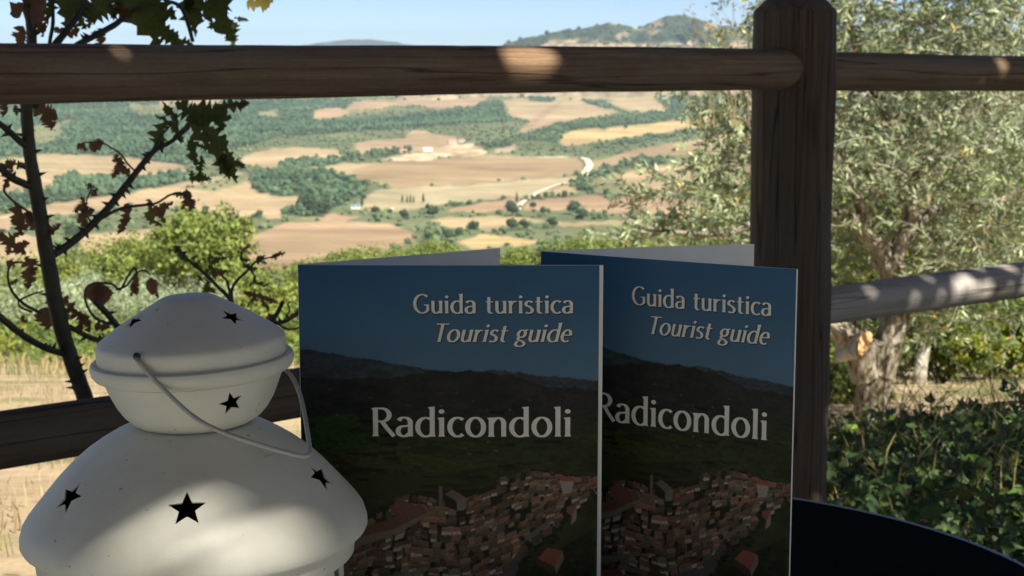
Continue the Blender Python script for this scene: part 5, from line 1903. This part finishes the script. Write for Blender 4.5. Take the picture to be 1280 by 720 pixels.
def text_mesh(s, width, cap, italic, z0):
    """Flat lettering, width in metres between first and last stroke, returns verts and quads (x right, y up)."""
    adv = 0
    strokes, dots = [], []
    for ch in s:
        w, st, dt = GLY[ch]
        for q in st:
            strokes.append([(x + adv, y) for x, y in q])
        for x, y in dt:
            dots.append((x + adv, y))
        adv += w + .045
    sl = .20 if italic else 0
    allx = [x for q in strokes for x, _ in q]
    x0, x1 = min(allx) - .05, max(allx) + .05
    sx = width / (x1 - x0)
    V, F = [], []
    lay = [0]

    def put(vs, fs):
        n = len(V)
        lay[0] += 1
        for x, y in vs:
            V.append(((x + sl * y - x0) * sx, y * cap, z0 + (lay[0] % 5) * 4e-6))
        F.extend(tuple(i + n for i in f) for f in fs)

    for q in strokes:
        n = len(q)
        L, R = [], []
        for i in range(n):
            a, b_ = q[max(i - 1, 0)], q[min(i + 1, n - 1)]
            dx, dy = b_[0] - a[0], b_[1] - a[1]
            l = math.hypot(dx, dy) or 1
            dx, dy = dx / l, dy / l
            wd = TN + (TH - TN) * abs(dy) ** 1.3
            if n == 2 and abs(dy) > .9:            # flared stem ends
                wd = TH
            nx_, ny_ = -dy * wd / 2, dx * wd / 2
            L.append((q[i][0] + nx_, q[i][1] + ny_))
            R.append((q[i][0] - nx_, q[i][1] - ny_))
        vs = []
        for a, b_ in zip(L, R):
            vs += [a, b_]
        put(vs, [(2 * i, 2 * i + 1, 2 * i + 3, 2 * i + 2) for i in range(n - 1)])
        # small wedge serif on top of straight stems
        if n == 2 and q[0][0] == q[1][0]:
            x, yt = q[1][0], max(q[0][1], q[1][1])
            put([(x - TH / 2 - .05, yt - .015), (x + TH / 2, yt + .012), (x + TH / 2, yt - .06), (x - TH / 2, yt - .09)], [(0, 3, 2, 1)])
            yb = min(q[0][1], q[1][1])
            put([(x - TH / 2 - .022, yb - .002), (x + TH / 2 + .022, yb - .002), (x + TH / 2, yb + .07), (x - TH / 2, yb + .07)], [(0, 1, 2, 3)])
    for x, y in dots:
        put([(x + .078 * math.cos(k * .5236), y + .078 * math.sin(k * .5236)) for k in range(12)], [tuple(range(12))])
    return V, F


M['ink_white'] = simple('white_ink', (.72, .71, .66), .45, .05, 200)
M['ink_dark'] = simple('dark_ink', (.012, .014, .018), .5, .05, 200)


def make_booklet():
    """Origin at the foot of the spine; front cover runs along +X in the plane y=0 facing -Y."""
    t = empty('tourist_booklet')
    # front cover: thin board
    th = .0011
    mb = MB()
    for k in range(24):
        mb.box(BW * k / 24, BW * (k + 1) / 24, 0, th, 0, BH)
    fc = mb.build('front_cover', M['paper'], t)
    bm = bmesh.new()
    bm.from_mesh(fc.data)
    bmesh.ops.remove_doubles(bm, verts=bm.verts, dist=1e-6)
    inner = [f for f in bm.faces if abs(f.normal.x) > .9 and .0001 < f.calc_center_median().x < BW - .0001]
    bmesh.ops.delete(bm, geom=inner, context='FACES')
    bm.to_mesh(fc.data)
    bm.free()
    yy, xx = np.mgrid[0:PH, 0:PW]
    V = np.stack([xx / (PW - 1) * BW, np.full(xx.shape, -.00012), BH - yy / (PH - 1) * BH], -1).reshape(-1, 3)
    V[:, 0] = np.clip(V[:, 0], .0002, BW - .0003)
    ii = np.arange(PH * PW).reshape(PH, PW)
    q = np.stack([ii[:-1, :-1], ii[1:, :-1], ii[1:, 1:], ii[:-1, 1:]], -1).reshape(-1, 4)
    link('cover_print', mesh_np('cover_print', V, q, IMG.reshape(-1, 3)), M['print'], fc)
    u = BW / 378.
    for s, x, w, base, cap, it in (('Guida turistica', 145, 199, 58, 23, False), ('Tourist guide', 167, 174, 93, 22.5, True), ('Radicondoli', 92, 249, 210.5, 36, False)):
        for nm, mat, dx, dy, y0 in (('lettering_shadow', M['ink_dark'], 1.2, 1.4, -.00026), ('lettering', M['ink_white'], 0, 0, -.00040)):
            v, f = text_mesh(s, w * u, cap * u, it, 0)
            vv = [(a + (x + dx) * u, y0 - c, BH - (base + dy) * u + b_) for a, b_, c in v]
            m_ = MB()
            m_.add(vv, f)
            m_.build(nm, mat, fc)
    for o in [fc] + list(fc.children):
        n = len(o.data.vertices)
        c = np.zeros(n * 3, np.float32)
        o.data.vertices.foreach_get('co', c)
        c = c.reshape(-1, 3)
        s_ = np.clip(c[:, 0] / BW, 0, 1)
        c[:, 1] += -.0016 * np.sin(np.pi * s_) - .0011 * s_ ** 3 * (c[:, 2] / BH - .4)
        o.data.vertices.foreach_set('co', c.ravel())
        o.data.update()
    return t


def flap(t, ang, L, name, y0=.0012, H=BH, n=14, bend=.0):
    """A leaf of the folder swinging back from the spine."""
    mb = MB()
    vs, fs = [], []
    for i in range(n + 1):
        s = i / n
        a = ang - bend * s
        x, y = L * s * math.cos(a), y0 + L * s * math.sin(a)
        nx_, ny_ = -math.sin(a) * .0005, math.cos(a) * .0005
        vs += [(x, y, .0005), (x, y, H), (x + nx_, y + ny_, H), (x + nx_, y + ny_, .0005)]
    for i in range(n):
        a = 4 * i
        for k in range(4):
            fs.append((a + k, a + (k + 1) % 4, a + 4 + (k + 1) % 4, a + 4 + k))
    fs += [(3, 2, 1, 0), (4 * n, 4 * n + 1, 4 * n + 2, 4 * n + 3)]
    mb.add(vs, fs)
    return mb.build(name, M['paper'], t)


bk1 = make_booklet()
bk2 = copy_tree(bk1)
pL = P(372, 331, .79)
BH_top = pL.z
zoff = TBL + .0006
# scale the height so the top edge meets the photo
hs = (BH_top - zoff) / BH


def set_booklet(b, p0, p1, back):
    v = Vector((p1.x - p0.x, p1.y - p0.y, 0))
    s = v.length / BW
    b.location = (p0.x, p0.y, zoff)
    b.rotation_euler = (0, 0, math.atan2(v.y, v.x))
    b.scale = (s, 1, hs)
    w = Vector((back.x - p0.x, back.y - p0.y, 0))
    ang = math.atan2(w.y, w.x) - math.atan2(v.y, v.x)
    return ang, w.length, s


def at_top(qx, qy):
    """Point of the picture at the height of the booklets' top edge."""
    a = P(qx, qy, 1.0)
    d = a - Vector((0, 0, CAMZ))
    k = (BH_top - CAMZ) / d.z
    return Vector((0, 0, CAMZ)) + d * k


p0 = at_top(372, 331)
p1 = at_top(750, 331.5)
ang, L, s = set_booklet(bk1, p0, p1, at_top(624, 310.5))
flap(bk1, ang, L, 'back_cover')
mb = MB()
mb.box(.002, BW + .0017, .0016, .0022, .0004, BH - .0002)
mb.build('inner_page', M['paper'], bk1)
tag(bk1, 'blue tourist booklet at left, standing open in front, lettering uncovered', 'booklet', 'tourist guide booklets')
q0 = at_top(676, 314)
q1 = at_top(997, 336.5)
ang, L, s = set_booklet(bk2, q0, q1, at_top(946, 304))
flap(bk2, ang, L, 'back_cover', bend=.06)
tag(bk2, 'blue tourist booklet at right, turned and partly covered by the other booklet', 'booklet', 'tourist guide booklets')

# ------------------------------------------------------------------ shade: an unseen roof added over the terrace, shaped by the shadows wanted
RZ = 3.2


def roof_hit(p):
    t = (RZ - p.z) / TOSUN.z
    return p + TOSUN * t


HOLES = []          # x, y, half-size across the sun's bearing, half-size along it


def hole(p, ra, rb_):
    c = roof_hit(p)
    HOLES.append((c.x, c.y, ra, rb_))


hole(P(648, 90, 2.41), .052, .026)  # openings placed to drop sun patches on rails, lantern and bank
hole(P(560, 74, 2.36), .012, .007)
hole(P(318, 680, .652), .030, .0056)
hole(P(205, 676, .655), .028, .0050)
hole(P(1098, 352, 2.93), .010, .007)
hole(P(1163, 356, 2.98), .010, .008)
hole(P(142, 86, 1.98), .005, .012)
hole(P(1192, 640, 3.75), .03, .03)
hole(P(1235, 590, 4.1), .012, .012)
hole(P(1120, 600, 4.0), .010, .010)
_hr = random.Random(12)
for k in range(16):
    x_, y_ = _hr.uniform(.75, 2.4), _hr.uniform(3.4, 5.4)
    r_ = _hr.uniform(.011, .02)
    hole(Vector((x_, y_, float(near_z(np.array([x_]), np.array([y_]))[0]) + .12)), r_ * 1.5, r_)
cs = .05
rx = np.arange(-2.6, 6.2, cs)
ry = np.arange(-2.2, 4.6, cs)
CX, CY = np.meshgrid(rx + cs / 2, ry + cs / 2)


def open_at(x, y):
    e = np.interp(x, [-3, .87, 1.27, 1.72, 2.72, 7], [.92, .92, 1.37, 1.92, 3.92, 3.92]) + (fbm(x * 5, y * 5, 3) - .5) * .2
    o = y > e
    for hx, hy, ra, rb_ in HOLES:
        w = (fbm(x * 30 + hx, y * 30, 2) - .5) * .9
        sl_ = math.hypot(TOSUN.x, TOSUN.y)
        al = ((x - hx) * TOSUN.x + (y - hy) * TOSUN.y) / sl_
        ac = ((x - hx) * TOSUN.y - (y - hy) * TOSUN.x) / sl_
        o |= ((ac / ra) ** 2 + (al / rb_) ** 2) < 1 + w
    return o


fine = np.zeros(CX.shape, bool)
for hx, hy, ra, rb_ in HOLES:
    fine |= np.hypot(CX - hx, CY - hy) < max(ra, rb_) * 1.3 + .06
lat = ~fine & (CX > 2.22 - .3 * np.clip(CY - 1.6, 0, 1)) & (CY > .2)
cells = [(CX[~fine & ~lat], CY[~fine & ~lat], cs)]
lc_ = (np.arange(4) + .5) / 4 * cs - cs / 2
lx_, ly_ = np.meshgrid(lc_, lc_)
LX_, LY_ = (CX[lat][:, None] + lx_.ravel()).ravel(), (CY[lat][:, None] + ly_.ravel()).ravel()
gap = (fbm(LX_ * 26 + 5, LY_ * 26 + 3, 2) > .685) | (fbm(LX_ * 7 + 50, LY_ * 7 + 33, 3) > .76)  # gaps added for soft dappled light on the bank and right rail
cells.append((LX_[~gap], LY_[~gap], cs / 4))
fc_ = (np.arange(16) + .5) / 16 * cs - cs / 2
fx_, fy_ = np.meshgrid(fc_, fc_)
cells.append(((CX[fine][:, None] + fx_.ravel()).ravel(), (CY[fine][:, None] + fy_.ravel()).ravel(), cs / 16))
RV = []
for x, y, c_ in cells:
    k = ~open_at(x, y)
    x, y, h_ = x[k], y[k], c_ / 2
    RV.append(np.stack([np.stack([x + a * h_ - 1.0, y + b_ * h_, 0 * x + RZ], -1) for a, b_ in ((-1, -1), (1, -1), (1, 1), (-1, 1))], 1).reshape(-1, 3))
RV = np.concatenate(RV)
q = np.arange(len(RV)).reshape(-1, 4)
M['shade_mat'] = simple('shade_roof_mat', (.26, .19, .11), .9, .35, 30, bstr=.3)
shade_root = empty('shade_roof', (1.0, 0, 0))
ro = link('shade_screen', mesh_np('shade_screen', RV, q), M['shade_mat'], shade_root)
for i, (x, y) in enumerate([(-2.2, -2.1), (5.9, -2.1), (5.9, 3.7), (-2.2, .7)]):
    mb = MB()
    mb.tube([(x - 1, y, -.05), (x - 1, y, RZ - .02)], [.06, .055], 10)
    mb.build('shade_post', M['post'], shade_root, True)
for y in (-2.0, -1.35, .3):
    mb = MB()
    mb.box(-3.5, 5.1, y - .04, y + .04, RZ - .13, RZ - .01)
    mb.build('beam', M['post'], shade_root)
tag(shade_root, 'unseen roof added to shade the terrace, pierced for sun patches', 'shade_roof')
M['bounce_plaster'] = simple('bounce_wall_plaster', (.66, .64, .55), .9, .12, 3, bstr=.2)  # unseen wall added to bounce warm fill and block blue sky
mb = MB()
mb.box(-6, 9, -4.6, -4.2, -.05, 3.4)
tag(mb.build('bounce_wall', M['bounce_plaster']), 'unseen plastered screen added behind the terrace to bounce warm fill', 'bounce wall')

# ------------------------------------------------------------------ haze over the valley
mh = bpy.data.materials.new('haze_air')
mh.use_nodes = True
nt = mh.node_tree
for n_ in list(nt.nodes):
    if n_.type == 'BSDF_PRINCIPLED':
        nt.nodes.remove(n_)
pv = nt.nodes.new('ShaderNodeVolumePrincipled')
pv.inputs['Color'].default_value = (.64, .83, 1.0, 1)
pv.inputs['Density'].default_value = 4.4e-5
pv.inputs['Anisotropy'].default_value = 0.0
out = next(n_ for n_ in nt.nodes if n_.type == 'OUTPUT_MATERIAL')
nt.links.new(pv.outputs[0], out.inputs['Volume'])
mb = MB()
mb.box(-16000, 16000, -400, 24000, -420, 175)
hz = mb.build('haze', mh)
hz['kind'] = 'stuff'
